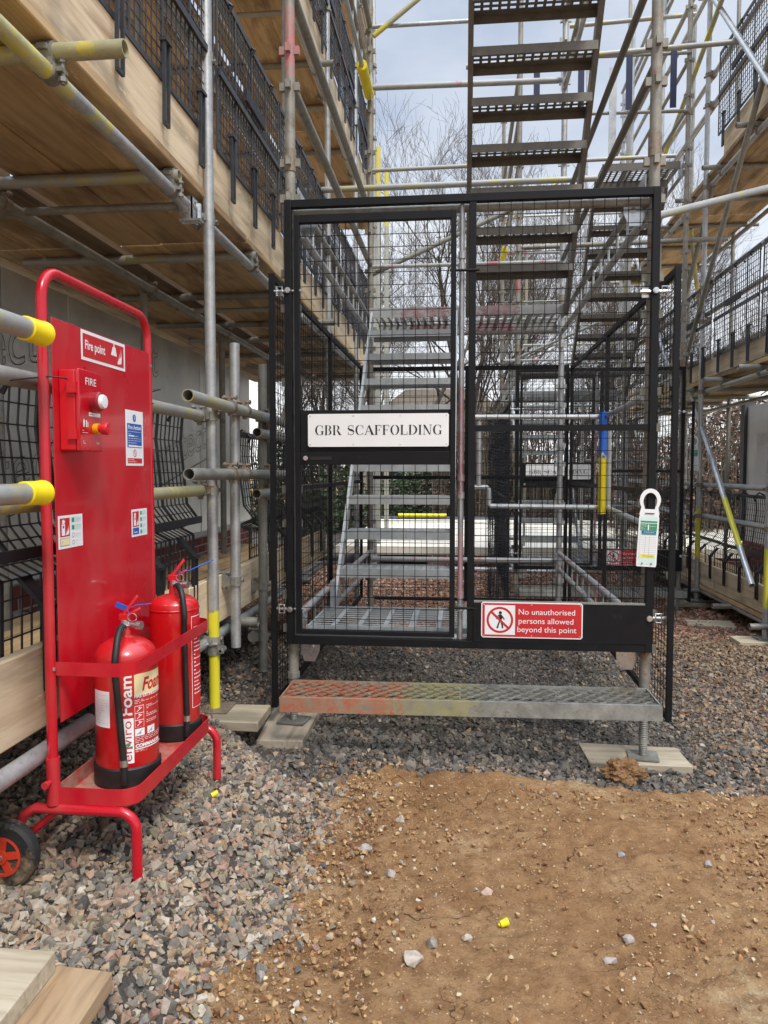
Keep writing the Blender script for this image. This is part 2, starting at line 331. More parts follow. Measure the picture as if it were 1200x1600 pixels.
    def build(s, name, mats, parent=None, bevel=0, sharp=35, flat=False, org=None):
        if not isinstance(mats, (list, tuple)): mats = [mats]
        me = bpy.data.meshes.new(name)
        O = Vector(org) if org is not None else (ORG[parent.name] if parent else Vector((0, 0, 0)))
        me.from_pydata([(p[0]-O[0], p[1]-O[1], p[2]-O[2]) for p in s.v], [], s.f)
        for mt in mats: me.materials.append(mt)
        if len(mats) > 1: me.polygons.foreach_set('material_index', s.m)
        if not flat:
            me.shade_smooth(); me.set_sharp_from_angle(angle=R(sharp))
        me.update()
        o = bpy.data.objects.new(name, me); C.objects.link(o)
        if bevel:
            b = o.modifiers.new('bevel', 'BEVEL'); b.width = bevel; b.segments = 2; b.limit_method = 'ANGLE'
        if parent: o.parent = parent; ORG[o.name] = ORG[parent.name]
        else: o.location = O; ORG[o.name] = O
        return o
def tag(o, label, cat=None, group=None, kind=None):
    if label: o['label'] = label
    if cat: o['category'] = cat
    if group: o['group'] = group
    if kind: o['kind'] = kind
    return o
def thing(name, loc, label, cat, group=None):
    o = bpy.data.objects.new(name, None); C.objects.link(o); o.location = loc; o.empty_display_size = .1
    ORG[o.name] = Vector(loc); return tag(o, label, cat, group)
def copy_tree(o, parent=None, off=(0, 0, 0)):
    c = o.copy(); C.objects.link(c)
    if parent: c.parent = parent
    else: c.location = Vector(o.location)+Vector(off)
    ORG[c.name] = ORG[o.name]+Vector(off)
    for ch in list(o.children): copy_tree(ch, c, off)
    return c
ORD = ['nearest', 'second', 'third', 'fourth', 'fifth', 'sixth', 'seventh', 'eighth', 'ninth', 'tenth']
TR = .0242

# couplers -------------------------------------------------------
CPL = {}
def coupler(parent, p, a1='Z', a2='Y', gap=.052, side=1):
    """clamp joining a tube along a1 to a tube along a2; p is the centre of the first tube, the other lies gap away"""
    key = (a1, a2, round(gap, 3), side)
    ax = {'X': Vector((1, 0, 0)), 'Y': Vector((0, 1, 0)), 'Z': Vector((0, 0, 1))}
    if key not in CPL:
        d1, d2 = ax[a1], ax[a2]; nrm = d1.cross(d2)*side; b = MB()
        b.tube(-d1*.021, d1*.021, .0305, 12); b.tube(nrm*gap-d2*.021, nrm*gap+d2*.021, .0305, 12)
        b.beam(nrm*.012, nrm*(gap-.012), .045, .045, 0, tuple(d1))
        for k, (dd, q) in enumerate(((d2, Vector((0, 0, 0))), (d1, nrm*gap))):
            e = q+dd*.040
            b.beam(q+dd*.026, e+dd*.006, .034, .012, 0, tuple(nrm))
            b.tube(e-nrm*.03, e+nrm*.036, .0065, 8); b.tube(e+nrm*.018, e+nrm*.03, .0125, 6); b.tube(e-nrm*.03, e-nrm*.022, .012, 6)
            b.beam(q-dd*.026, q-dd*.040, .03, .014, 0, tuple(nrm))
        me = bpy.data.meshes.new('coupler'); me.from_pydata(b.v, [], b.f); me.materials.append(rustf if len(CPL) % 2 else galvd)
        me.shade_smooth(); me.set_sharp_from_angle(angle=R(35)); CPL[key] = me
    o = bpy.data.objects.new('coupler', CPL[key]); C.objects.link(o); o.parent = parent
    o.location = Vector(p)-ORG[parent.name]; ORG[o.name] = ORG[parent.name]
    return o
def pole(parent, name, a, b, mat=None, r=TR, hollow=True, n=14):
    return MB().tube(a, b, r, n, hollow=hollow).build(name, mat or galv, parent)

# text and flat print ----------------------------------------------
TXT = {}
def text2d(s, bold=0, outline=False):
    k = (s, bold, outline)
    if k not in TXT:
        cu = bpy.data.curves.new('t', 'FONT'); cu.body = s; cu.size = 1; cu.offset = bold; cu.resolution_u = 4
        if outline: cu.fill_mode = 'NONE'; cu.bevel_depth = .006; cu.bevel_resolution = 0
        ob = bpy.data.objects.new('t', cu); C.objects.link(ob); dg = bpy.context.evaluated_depsgraph_get(); dg.update()
        me = bpy.data.meshes.new_from_object(ob.evaluated_get(dg))
        vs_ = [(v.co.x, v.co.y) for v in me.vertices]; fs = [tuple(p.vertices) for p in me.polygons]
        bpy.data.objects.remove(ob); bpy.data.curves.remove(cu); bpy.data.meshes.remove(me)
        x0 = min(v[0] for v in vs_); x1 = max(v[0] for v in vs_); y0 = min(v[1] for v in vs_); y1 = max(v[1] for v in vs_)
        TXT[k] = (vs_, fs, x0, x1, y0, y1)
    return TXT[k]
class Print:
    """flat artwork mapped to a plane or a cylinder by fn(x, y, layer)"""
    def __init__(s, fn, mats): s.b = MB(); s.fn = fn; s.mats = mats
    def _add(s, vs_, fs, m, L): s.b.add([s.fn(x, y, L) for x, y in vs_], fs, s.mats.index(m))
    def poly(s, pts, m, L=1): s._add(pts, [tuple(range(len(pts)))], m, L)
    def rect(s, x0, y0, x1, y1, m, L=1, nx=1):
        xs = [x0+(x1-x0)*i/nx for i in range(nx+1)]
        s._add([(x, y) for y in (y0, y1) for x in xs], [(i, i+1, nx+2+i, nx+1+i) for i in range(nx)], m, L)
    def rrect(s, x0, y0, x1, y1, r, m, L=1):
        pts = []
        for cx, cy, a0 in ((x1-r, y0+r, -90), (x1-r, y1-r, 0), (x0+r, y1-r, 90), (x0+r, y0+r, 180)):
            pts += [(cx+r*math.cos(R(a0+k*22.5)), cy+r*math.sin(R(a0+k*22.5))) for k in range(5)]
        s.poly(pts, m, L)
    def ring(s, cx, cy, ro, ri, m, L=1, a0=0, a1=360, n=32, ry=None, riy=None):
        ry = ry or ro; riy = riy if riy is not None else ri; vs_ = []
        for i in range(n+1):
            a = R(a0+(a1-a0)*i/n); vs_ += [(cx+ro*math.cos(a), cy+ry*math.sin(a)), (cx+ri*math.cos(a), cy+riy*math.sin(a))]
        s._add(vs_, [(2*i, 2*i+2, 2*i+3, 2*i+1) for i in range(n)], m, L)
    def disc(s, cx, cy, r, m, L=1, ry=None): s.poly([(cx+r*math.cos(R(a)), cy+(ry or r)*math.sin(R(a))) for a in range(0, 360, 15)], m, L)
    def bar(s, x0, y0, x1, y1, w, m, L=1):
        d = Vector((x1-x0, y1-y0)).normalized()*w/2; s.poly([(x0+d.y, y0-d.x), (x1+d.y, y1-d.x), (x1-d.y, y1+d.x), (x0-d.y, y0+d.x)], m, L)
    def text(s, t, x, y, h, m, L=1, w=None, align='L', bold=0, slant=0, rot=0):
        vs_, fs, x0, x1, y0, y1 = text2d(t, bold); sc = h/.72; sx = sc if w is None else w/(x1-x0); wd = (x1-x0)*sx
        ox = {'L': 0, 'C': -wd/2, 'R': -wd}[align]; out = []
        for a, b in vs_:
            px = (a-x0)*sx+ox+slant*b*sc; py = b*sc
            if rot: px, py = -py, px
            out.append((x+px, y+py))
        s._add(out, fs, m, L)
    def lines(s, x0, x1, y0, y1, n, m, L=1, frac=.45, seed=1):
        rr = random.Random(seed); st = (y0-y1)/n if False else (y1-y0)/n
        for i in range(n):
            y = y1-(i+.5)*st; x = x0
            while x < x1-.001:
                w = min(x1-x, rr.uniform(.04, .16)*(x1-x0)+.0005)
                s.rect(x, y-st*frac/2, x+w*.9, y+st*frac/2, m, L); x += w+.03*(x1-x0)
                if rr.random() < .12: break
def plane_fn(o, u, v, step=.0006):
    o, u, v = Vector(o), Vector(u), Vector(v); n = u.cross(v)
    return lambda x, y, L: o+u*x+v*y+n*(L*step)

# stencil serif lettering ---------------------------------------------------
def stencil(pr, text, x, y, h, m, L, width=None):
    def glyph(ch, X, S):
        rect = lambda a, b, c, d: pr.rect(X+a*S, y+b*h, X+c*S, y+d*h, m, L)
        arc = lambda cx, cy, ro, ry, ri, riy, a0, a1: pr.ring(X+cx*S, y+cy*h, ro*S, ri*S, m, L, a0, a1, 14, ry*h, riy*h)
        pl = lambda pts: pr.poly([(X+a*S, y+b*h) for a, b in pts], m, L)
        stem = lambda a: (rect(a, 0, a+.17, 1), rect(a-.07, 0, a, .035), rect(a-.07, .965, a, 1), rect(a+.17, 0, a+.24, .035), rect(a+.17, .965, a+.24, 1))
        if ch in 'CG':
            arc(.46, .5, .44, .52, .26, .485, 97, 262); arc(.46, .5, .40, .52, .36, .48, 40, 88); arc(.46, .5, .40, .52, .36, .48, 272, 318)
            rect(.76, .66, .80, .98)
            if ch == 'G': rect(.66, .04, .82, .40); rect(.58, .375, .90, .41); return .92
            rect(.76, .02, .80, .2); return .88
        if ch == 'O': arc(.45, .5, .44, .52, .26, .485, 98, 262); arc(.45, .5, .44, .52, .26, .485, -82, 82); return .94
        if ch == 'D': stem(.07); arc(.30, .5, .56, .5, .38, .465, -82, 82); return .92
        if ch == 'B':
            stem(.07); arc(.34, .76, .32, .24, .16, .21, -80, 80); arc(.34, .27, .36, .27, .19, .235, -82, 82); return .76
        if ch == 'R':
            stem(.07); arc(.36, .74, .32, .26, .16, .225, -80, 85); pl([(.40, .46), (.58, .44), (.86, 0), (.66, 0)]); rect(.60, 0, .92, .035); return .92
        if ch == 'S':
            pts = []
            for i in range(33):
                t = i/32; a = 40+230*t*2 if t < .5 else 0
                if t < .5: a = R(35+235*t*2); px, py = .38+.26*math.cos(a), .75+.235*math.sin(a)
                else: a = R(90-235*(t-.5)*2); px, py = .38+.28*math.cos(a), .265+.245*math.sin(a)
                pts.append((px, py, .02+.085*math.exp(-((t-.5)/.20)**2)))
            for i in range(32):
                if i in (9, 22): continue
                (a, b, w0), (c, d, w1) = pts[i], pts[i+1]; dx, dy = c-a, d-b; q = math.hypot(dx, dy) or 1; nx, ny = -dy/q, dx/q
                pl([(a+nx*w0, b+ny*w0), (c+nx*w1, d+ny*w1), (c-nx*w1, d-ny*w1), (a-nx*w0, b-ny*w0)])
            rect(.60, .70, .635, 1); rect(.10, 0, .135, .3); return .76
        if ch == 'A':
            pl([(.06, .03), (.12, .03), (.40, .86), (.37, .93)]); pl([(.42, 1), (.50, 1), (.92, 0), (.70, 0), (.38, .86)]); rect(.22, .30, .52, .34)
            rect(-.02, 0, .22, .035); rect(.62, 0, .98, .035); return .96
        if ch == 'F': stem(.07); rect(.27, .955, .66, 1); rect(.625, .72, .66, .96); rect(.27, .48, .50, .52); rect(.47, .38, .50, .62); return .72
        if ch == 'L': stem(.07); rect(.27, 0, .70, .04); rect(.665, .04, .70, .32); return .76
        if ch == 'I': stem(.07); return .36
        if ch == 'N':
            rect(.13, .04, .17, .96); pl([(.04, 1), (.24, 1), (.78, 0), (.72, 0), (.62, .06)]); rect(.76, .1, .80, .98)
            rect(.02, 0, .28, .035); rect(.64, .965, .92, 1); return .94
        return .42
    S = h*1.0
    # measure first with a dummy
    adv = {'C': .88, 'G': .92, 'O': .94, 'D': .92, 'B': .76, 'R': .92, 'S': .76, 'A': .96, 'F': .72, 'L': .76, 'I': .36, 'N': .94, ' ': .42}
    tot = sum(adv[c]+.06 for c in text)
    S = width/tot; X = x
    for c in text:
        if c != ' ': glyph(c, X, S)
        X += (adv[c]+.06)*S

# ================================================================= GROUND
def S_(t): t = max(0., min(1., t)); return t*t*(3-2*t)
def height(x, y):
    e = -.48+(-.40)*S_((y-2.5)/.8)
    bank = .175*S_((e-x)/.30)*(1-.9*S_((y-4.0)/2.5))
    dip = .105*S_(x/.8)*S_((y-2.65)/.75)
    back = .17*S_((y-3.9)/3.0)+.05*S_((y-7)/2)
    return bank-max(dip, back)+.012*noise.noise(Vector((x*1.7, y*1.7, 3)))
def edge_x(y): return -.48-.10*S_((2.1-y)/.5)+.09*noise.noise(Vector((0, y*2.3, 9)))+.05*noise.noise(Vector((0, y*8, 4)))+.03*noise.noise(Vector((0, y*30, 4)))
def edge_y(x): return 3.02+.05*x+.06*noise.noise(Vector((x*3, 0, 5)))+.05*noise.noise(Vector((x*9, 0, 1)))+.03*noise.noise(Vector((x*28, 0, 1)))
def is_dirt(x, y): return x > edge_x(y) and y < edge_y(x)
def dirt_w(x, y): return S_((x-edge_x(y))/.05+.5)*S_((edge_y(x)-y)/.05+.5)
def axisc(fa, fb, fs, mid_a, mid_b, ms, far):
    a = list(np.arange(fa, fb, fs)); lo = []; v = fa
    while v > mid_a: v -= ms; lo.append(v)
    st = ms
    while v > -far: st *= 1.35; v -= st; lo.append(v)
    hi = []; v = fb
    while v < mid_b: hi.append(v); v += ms
    st = ms
    while v < far: hi.append(v); st *= 1.3; v += st
    return lo[::-1]+a+hi
gx = axisc(-.72, 1.75, .0125, -3.5, 4.5, .09, 160); gy = axisc(1.1, 3.25, .0125, .0, 11, .10, 170)
gv = []; dw = []
for y in gy:
    for x in gx:
        z = height(x, y) if -6 < x < 8 and y < 30 else -.22
        near = (-.8 < x < 1.8 and 1.05 < y < 3.3)
        if near:
            p = Vector((x, y, 0)); w = dirt_w(x, y)
            z += w*(.016*noise.noise(p*4)+.010*abs(noise.noise(p*11))+.007*noise.noise(p*27)+.005*noise.noise(p*60)-.022*S_((.10-abs(x-(-.30)+.1*(y-2)))/.1)*.6
                    + .03*math.exp(-((y-edge_y(x))/.10)**2)*(.6+.9*noise.noise(p*9)))
            z += w*.02*max(0, noise.noise(p*14)-.15)*S_((y-2.1)/.5)
        gv.append((x, y, z)); dw.append(dirt_w(x, y) if -8 < x < 60 and y > -50 else 1.)
nx = len(gx)
me = bpy.data.meshes.new('ground')
me.from_pydata(gv, [], [(j*nx+i, j*nx+i+1, (j+1)*nx+i+1, (j+1)*nx+i) for j in range(len(gy)-1) for i in range(nx-1)])
at = me.attributes.new('dirt', 'FLOAT', 'POINT'); at.data.foreach_set('value', dw)
me.materials.append(groundm); me.shade_smooth()
gr = bpy.data.objects.new('ground', me); C.objects.link(gr); tag(gr, None, kind='structure')

# stones -----------------------------------------------------------
def stone_proto(seed, n=9, sub=False):
    rr = random.Random(seed); bm = bmesh.new()
    for _ in range(n):
        v = Vector((rr.gauss(0, 1), rr.gauss(0, 1), rr.gauss(0, 1))).normalized()
        bm.verts.new((v.x*rr.uniform(.8, 1.1), v.y*rr.uniform(.7, .98), v.z*rr.uniform(.55, .85)))
    r = bmesh.ops.convex_hull(bm, input=bm.verts)
    bmesh.ops.delete(bm, geom=[g for g in r['geom_interior'] if isinstance(g, bmesh.types.BMVert)], context='VERTS')
    bmesh.ops.triangulate(bm, faces=bm.faces); bm.verts.index_update()
    V = np.array([v.co[:] for v in bm.verts]); F_ = np.array([[v.index for v in f.verts] for f in bm.faces]); bm.free()
    return V, F_
PROT = [stone_proto(i) for i in range(14)]
def rotm(rng):
    q = Quaternion((rng.gauss(0, 1), rng.gauss(0, 1), rng.gauss(0, 1), rng.gauss(0, 1))).normalized(); return np.array(q.to_matrix())
def stones(name, items, label, mat=stonem, kind='stuff', cat='gravel'):
    """items: (x, y, z, size, colour)"""
    rng = random.Random(hash(label) % 1000 if False else len(items)); Vs = []; Fs = []; Cs = []; o = 0
    for (x, y, z, s, c) in items:
        V, F_ = PROT[rng.randrange(14)]; P_ = (V*s)@rotm(rng).T*np.array([1, 1, .9])+np.array([x, y, z])
        Vs.append(P_); Fs.append(F_+o); o += len(V); Cs.append(np.repeat([[c[0], c[1], c[2], 1.]], len(V), 0))
    V = np.concatenate(Vs); F_ = np.concatenate(Fs); Cc = np.concatenate(Cs)
    me = bpy.data.meshes.new(name); me.vertices.add(len(V)); me.vertices.foreach_set('co', V.ravel())
    me.loops.add(F_.size); me.loops.foreach_set('vertex_index', F_.ravel().astype(np.int32))
    me.polygons.add(len(F_)); me.polygons.foreach_set('loop_start', np.arange(0, F_.size, 3, dtype=np.int32))
    me.update(calc_edges=True); a = me.attributes.new('tone', 'FLOAT_COLOR', 'POINT'); a.data.foreach_set('color', Cc.ravel())
    me.materials.append(mat); me.shade_flat(); o_ = bpy.data.objects.new(name, me); C.objects.link(o_)
    if kind: tag(o_, label, cat, kind=kind)
    return o_
rg = random.Random(3)
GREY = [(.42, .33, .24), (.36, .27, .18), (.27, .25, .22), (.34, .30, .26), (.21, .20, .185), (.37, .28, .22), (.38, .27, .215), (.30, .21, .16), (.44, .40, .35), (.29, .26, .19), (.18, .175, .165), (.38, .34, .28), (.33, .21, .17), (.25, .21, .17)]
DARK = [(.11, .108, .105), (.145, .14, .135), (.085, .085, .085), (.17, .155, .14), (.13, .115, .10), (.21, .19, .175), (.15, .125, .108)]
BRN = [(.24, .17, .115), (.28, .19, .13), (.18, .13, .09), (.30, .23, .165), (.22, .13, .085), (.34, .27, .20)]
def pick(pal, v=.18):
    c = rg.choice(pal); k = rg.uniform(1-v, 1+v)*.86; return (c[0]*k*1.05, c[1]*k, c[2]*k*.90)
items = []
def scatter(x0, x1, y0, y1, dens, smin, smax, palf, layers=1, accept=None):
    for _ in range(int((x1-x0)*(y1-y0)*dens*layers)):
        x, y = rg.uniform(x0, x1), rg.uniform(y0, y1)
        if accept and not accept(x, y): continue
        s = smin+(smax-smin)*rg.random()**2.2
        items.append((x, y, height(x, y)+rg.uniform(-.1, .55)*s, s, pick(palf(x, y))))
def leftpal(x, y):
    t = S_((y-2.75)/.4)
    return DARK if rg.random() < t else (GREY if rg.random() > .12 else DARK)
def g_ok(x, y):
    ex = edge_x(y); ey = edge_y(x)
    if y < ey: return x < ex+.02 or rg.random() < math.exp(-(x-ex)/.06)*.30
    return True
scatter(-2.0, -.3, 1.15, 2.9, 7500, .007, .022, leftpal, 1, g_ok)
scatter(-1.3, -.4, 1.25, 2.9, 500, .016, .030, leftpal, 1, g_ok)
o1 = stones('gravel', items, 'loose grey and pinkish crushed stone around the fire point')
items = []
RBR = [(.34, .18, .12), (.28, .14, .09), (.40, .25, .18), (.24, .13, .09), (.45, .34, .27)]
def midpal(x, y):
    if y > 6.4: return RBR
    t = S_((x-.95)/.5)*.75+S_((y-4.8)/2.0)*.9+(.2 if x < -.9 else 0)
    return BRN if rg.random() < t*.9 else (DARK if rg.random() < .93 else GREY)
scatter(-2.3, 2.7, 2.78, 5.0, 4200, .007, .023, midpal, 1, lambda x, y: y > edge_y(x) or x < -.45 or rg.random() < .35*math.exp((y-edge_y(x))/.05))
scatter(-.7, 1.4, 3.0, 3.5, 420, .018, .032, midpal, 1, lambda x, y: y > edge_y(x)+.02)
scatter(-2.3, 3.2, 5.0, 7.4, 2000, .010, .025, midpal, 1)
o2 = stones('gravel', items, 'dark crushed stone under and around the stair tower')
items = []
scatter(-2.2, 3.4, 7.4, 11.2, 900, .015, .035, lambda x, y: RBR, 1)
o3 = stones('gravel', items, 'brown stone chippings beyond the back of the stair tower')
items = []
PEB = [(.55, .43, .27), (.50, .36, .2), (.42, .27, .15), (.60, .52, .38), (.34, .2, .11), (.62, .58, .5), (.28, .15, .08), (.45, .42, .4)]
for _ in range(11000):
    x, y = rg.uniform(-.6, 1.7), rg.uniform(1.15, 3.15)
    if not is_dirt(x, y): continue
    ey = edge_y(x)-y; ex = x-edge_x(y)
    dn = .10+.9*math.exp(-ex/.20)+.8*math.exp(-ey/.14)+.7*max(0, noise.noise(Vector((x*3, y*3, 8))))
    if rg.random() > dn: continue
    s = .0016+.0095*rg.random()**3.6
    z = height(x, y)+.016*noise.noise(Vector((x, y, 0))*4)
    items.append((x, y, z+.004+.3*s, s, pick(PEB, .12)))
o4 = stones('pebbles', items, 'small cream pebbles pressed into the bare brown earth', cat='pebbles')
items = []
CRB = [(.44, .29, .14), (.34, .19, .09), (.27, .14, .065), (.42, .27, .14), (.24, .12, .055), (.50, .36, .2), (.36, .23, .12)]
for _ in range(30000):
    x, y = rg.uniform(-.65, 1.75), rg.uniform(1.15, 3.25)
    if not is_dirt(x+.09, y-.09): continue
    ey = edge_y(x)-y; ex = x-edge_x(y)
    dn = .04+1.0*math.exp(-(ex/.25)**2)+.9*math.exp(-(ey/.16)**2)+1.2*max(0, noise.noise(Vector((x*2.6, y*2.6, 2)))-.05)
    if rg.random() > dn: continue
    s = .0022+.012*rg.random()**4
    items.append((x, y, height(x, y)+.016*noise.noise(Vector((x, y, 0))*4)+.005+.2*s, s, pick(CRB, .15)))
stones('earth_crumbs', items, 'loose brown crumbs of earth along the edges of the bare ground', cat='earth')
# individual stones lying on the dirt
SING = [(-.116, 1.832, .030, (.50, .47, .44), 'pale broken stone, largest on the bare earth, bottom centre'),
        (-.070, 1.895, .024, (.30, .28, .26), 'grey-brown upright stone touching the largest pale stone'),
        (-.216, 2.607, .026, (.55, .52, .5), 'white rounded stone on the earth below the left of the step'),
        (-.307, 2.375, .024, (.40, .39, .40), 'grey blocky stone on the earth near the gravel edge'),
        (-.209, 2.229, .024, (.36, .33, .31), 'grey stone with a small pale one behind, on the earth'),
        (.083, 2.178, .023, (.52, .40, .36), 'pink stone in the middle of the bare earth'),
        (.022, 1.946, .018, (.50, .46, .42), 'small pale stone left of the yellow plug'),
        (.449, 1.99, .021, (.40, .38, .38), 'grey stone at right of the earth with white top'),
        (.385, 1.891, .020, (.44, .42, .43), 'light grey stone nearest the bottom right of the picture'),
        (.784, 2.396, .018, (.36, .35, .36), 'grey flat stone, farthest right on the bare earth'),
        (-.267, 1.894, .018, (.42, .30, .27), 'small reddish stone left of the largest pale stone'),
        (.52, 2.42, .017, (.34, .33, .34), 'dark grey chip on the earth in front of the right step foot'),
        (-.482, 1.732, .020, (.36, .34, .33), 'grey stone at the gravel edge low in the picture')]
def dz(x, y):
    p = Vector((x, y, 0)); return height(x, y)+.016*noise.noise(p*4)+.010*abs(noise.noise(p*11))
for i, (x, y, s, c, lab) in enumerate(SING):
    rr = random.Random(i+50); V, F_ = stone_proto(100+i, 18); P_ = (V*s*np.array([1, .9, .95]))
    a = rr.uniform(0, 6); ca, sa = math.cos(a), math.sin(a); P_ = P_@np.array([[ca, sa, 0], [-sa, ca, 0], [0, 0, 1]])
    me = bpy.data.meshes.new('stone'); me.from_pydata(P_.tolist(), [], F_.tolist()); at = me.attributes.new('tone', 'FLOAT_COLOR', 'POINT')
    at.data.foreach_set('color', np.repeat([[c[0]*.85, c[1]*.79, c[2]*.70, 1.]], len(V), 0).ravel()); me.materials.append(stonem); me.shade_flat()
    o = bpy.data.objects.new('stone', me); C.objects.link(o); o.location = (x, y, dz(x, y)+s*.22)
    b = o.modifiers.new('bevel', 'BEVEL'); b.width = s*.06; b.segments = 2
    tag(o, lab, 'stone', 'stones on the bare earth')
# clod beside right sole board
bm = bmesh.new(); bmesh.ops.create_icosphere(bm, subdivisions=5, radius=1)
for v in bm.verts:
    p = v.co.copy(); k = 1+.45*noise.noise(p*1.6+Vector((4, 1, 0)))+.28*noise.noise(p*4)+.13*noise.noise(p*10)+.05*noise.noise(p*25)
    v.co = Vector((p.x*.078, p.y*.05, p.z*.052))*k
me = bpy.data.meshes.new('earth_clod'); bm.to_mesh(me); bm.free(); at = me.attributes.new('dirt', 'FLOAT', 'POINT'); at.data.foreach_set('value', [1.]*len(me.vertices))
me.materials.append(groundm); o = bpy.data.objects.new('earth_clod', me); C.objects.link(o); o.location = (.70, 3.235, -.045)
tag(o, 'lumpy brown earth clod against the right sole board', 'clod')
# yellow plug
pg = MB(); zz = dz(.122, 2.013)+.012
pg.path([(.114, 2.013, zz), (.135, 2.02, zz+.006)], [.009, .011], 12); pg.path([(.112, 2.012, zz), (.108, 2.011, zz-.001)], [.006, .004], 10)
tag(pg.build('plastic_plug', yelp), 'small yellow plastic plug on the bare earth', 'plug')
pg = MB(); zz = height(-.83, 2.30)+.022
pg.tube((-.80, 2.30, zz), (-.785, 2.315, zz+.006), .008, 10); tag(pg.build('plastic_plug', yelp), 'small yellow plastic plug on the gravel under the fire point', 'plug')

# ================================================================= sole boards
def board(name, pts, z0, t, mat, label, cat='board', group=None, extra=None):
    b = MB(); n = len(pts)
    b.add([(x, y, z0) for x, y in pts]+[(x, y, z0+t) for x, y in pts], [tuple(range(n-1, -1, -1)), tuple(range(n, 2*n))]+[(i, (i+1) % n, n+(i+1) % n, n+i) for i in range(n)])
    o = b.build(name, mat, None, bevel=.003, org=(sum(p[0] for p in pts)/n, sum(p[1] for p in pts)/n, z0)); return tag(o, label, cat, group)
SG = 'sole boards under the scaffold feet'
board('sole_board', [(.583, 3.378), (1.031, 3.381), (1.023, 3.612), (.568, 3.632)], -.105, .04, woodg, 'pale timber board under the right front foot of the stair tower', group=SG)
board('sole_board', [(-.906, 3.205), (-.699, 3.218), (-.704, 3.667), (-.942, 3.694)], .005, .04, woodm('sole_wood_b', (.46, .39, .29), (.56, .49, .38), (.24, .18, .12), 1), 'weathered timber board under the left front foot of the stair tower', group=SG)
board('sole_board', [(-1.35, 3.08), (-.862, 3.075), (-.868, 3.325), (-1.36, 3.30)], .13, .04, woodg, 'pale timber board under the yellow-footed scaffold pole', group=SG)
board('timber_offcut', [(-.797, 1.362), (-1.05, 1.36), (-1.03, 1.02), (-.785, 1.05)], .255, .042, woodg, 'sawn pale grey plank end lying on top at the bottom left', 'plank', 'planks on the gravel')
board('timber_offcut', [(-.684, 1.372), (-.86, 1.385), (-.87, 1.05), (-.675, 1.06)], .218, .037, woodo, 'rough brown splintered plank under the pale one, bottom left', 'plank', 'planks on the gravel')

# ================================================================= STAIR TOWER
TX0, TX1, TY0, TY1 = -.793, .835, 3.47, 6.52
BZ = .49   # base landing
tower = thing('stair_tower', (TX0, TY0, 0), 'steel scaffold stair tower with two visible flights behind the near black gate', 'stair tower', 'stair towers')
def standard(parent, x, y, z0, z1, mat):
    b = MB().tube((x, y, z0), (x, y, z1), TR, 16, hollow=True); z = z0+.28
    while z < z1:
        for dx, dy in ((1, 0), (-1, 0), (0, 1), (0, -1)):
            b.beam((x+dx*.022, y+dy*.022, z), (x+dx*.046, y+dy*.046, z), .022, .036)
            b.beam((x+dx*.022, y+dy*.022, z+.16), (x+dx*.046, y+dy*.046, z+.16), .022, .036)
        z += .5
    o = b.build('standard', mat, parent)
    MB().tube((x, y, 2.62 if z1 > 3 else z1-.1), (x, y, 2.72 if z1 > 3 else z1-.05), .0285, 14).build('standard_collar', rustf, o)
    return o
STD = {}
for (x, y, z0, mt) in ((TX0, TY0, .22, stdleft), (TX1, TY0, .16, stdm), (TX0, TY1, .02, stdm), (TX1, TY1, .02, galv)):
    STD[(x, y)] = standard(tower, x, y, z0, 6.6, mt)
for (x, y, z0, z1) in ((TX0, TY0, .05, .26), (TX1, TY0, -.06, .22), (TX0, TY1, -.13, .1), (TX1, TY1, -.13, .1)):
    b = MB(); b.tube((x, y, z0), (x, y, z1+.06), .0175, 14); z = z0+.012
    while z < z1: b.lathe([(.0176, -.003), (.0205, 0), (.0176, .003)], (x, y, z), 14); z += .0085
    b.tube((x, y, z1+.0), (x, y, z1+.03), .03, 8)
    jk = b.build('base_jack', galvd, tower)
    b = MB(); a = R(38)
    b.prism([(.075*math.cos(a+k*math.pi/2)*1.25, .075*math.sin(a+k*math.pi/2)*1.1) for k in range(4)], (x, y, z0), (1, 0, 0), (0, 1, 0), .007); b.build('base_plate', galvd, jk)
if True:
    board('sole_board', [(TX0-.2, TY1-.12), (TX0+.2, TY1-.12), (TX0+.2, TY1+.11), (TX0-.2, TY1+.11)], -.172, .04, woodg, 'timber board under the left back foot of the near stair tower', group=SG)
    board('sole_board', [(TX1-.2, TY1-.12), (TX1+.2, TY1-.12), (TX1+.2, TY1+.11), (TX1-.2, TY1+.11)], -.172, .04, woodg, 'timber board under the right back foot of the near stair tower', group=SG)
def tb(name, a, b, mat=galv, r=.017, n=12): return pole(tower, name, a, b, mat, r, n=n)
# front and rear ledgers
tb('front_ledger', (TX0+.02, TY0, 2.43), (TX1-.02, TY0, 2.43), galvd, .019)
tb('front_ledger', (TX0+.02, TY0, .47), (TX1-.02, TY0, .47), galvr, .019)
tb('rear_ledger', (TX0+.02, TY1, .47), (TX1-.02, TY1, .47), galvr, .024)
tb('rear_ledger', (TX0+.02, TY1, 2.42), (TX1-.02, TY1, 2.42), galv, .019)
tb('rear_guard_rail', (TX0+.02, TY1, 3.81), (TX1+.9, TY1, 3.83), galvy, .017)
tb('rear_guard_rail', (TX0+.02, TY1, 3.0), (TX1-.02, TY1, 3.0), galvr, .017)
tb('rear_guard_rail', (TX0+.02, TY1, 4.5), (TX1-.02, TY1, 4.48), galvr, .024)
tb('rear_guard_rail', (TX0+.02, TY1, 5.0), (TX1-.02, TY1, 5.0), galv, .017)
tb('brace', (-.76, TY1-.04, 4.9), (.02, TY1-.04, 5.48), galvyy, .021)
tb('brace', (-.78, TY1+.05, 2.95), (.55, TY1+.05, 3.52), galvd, .021)
tb('tie_tube', (-1.31, 6.0, 3.47), (1.02, 6.0, 3.48), galvy, TR)
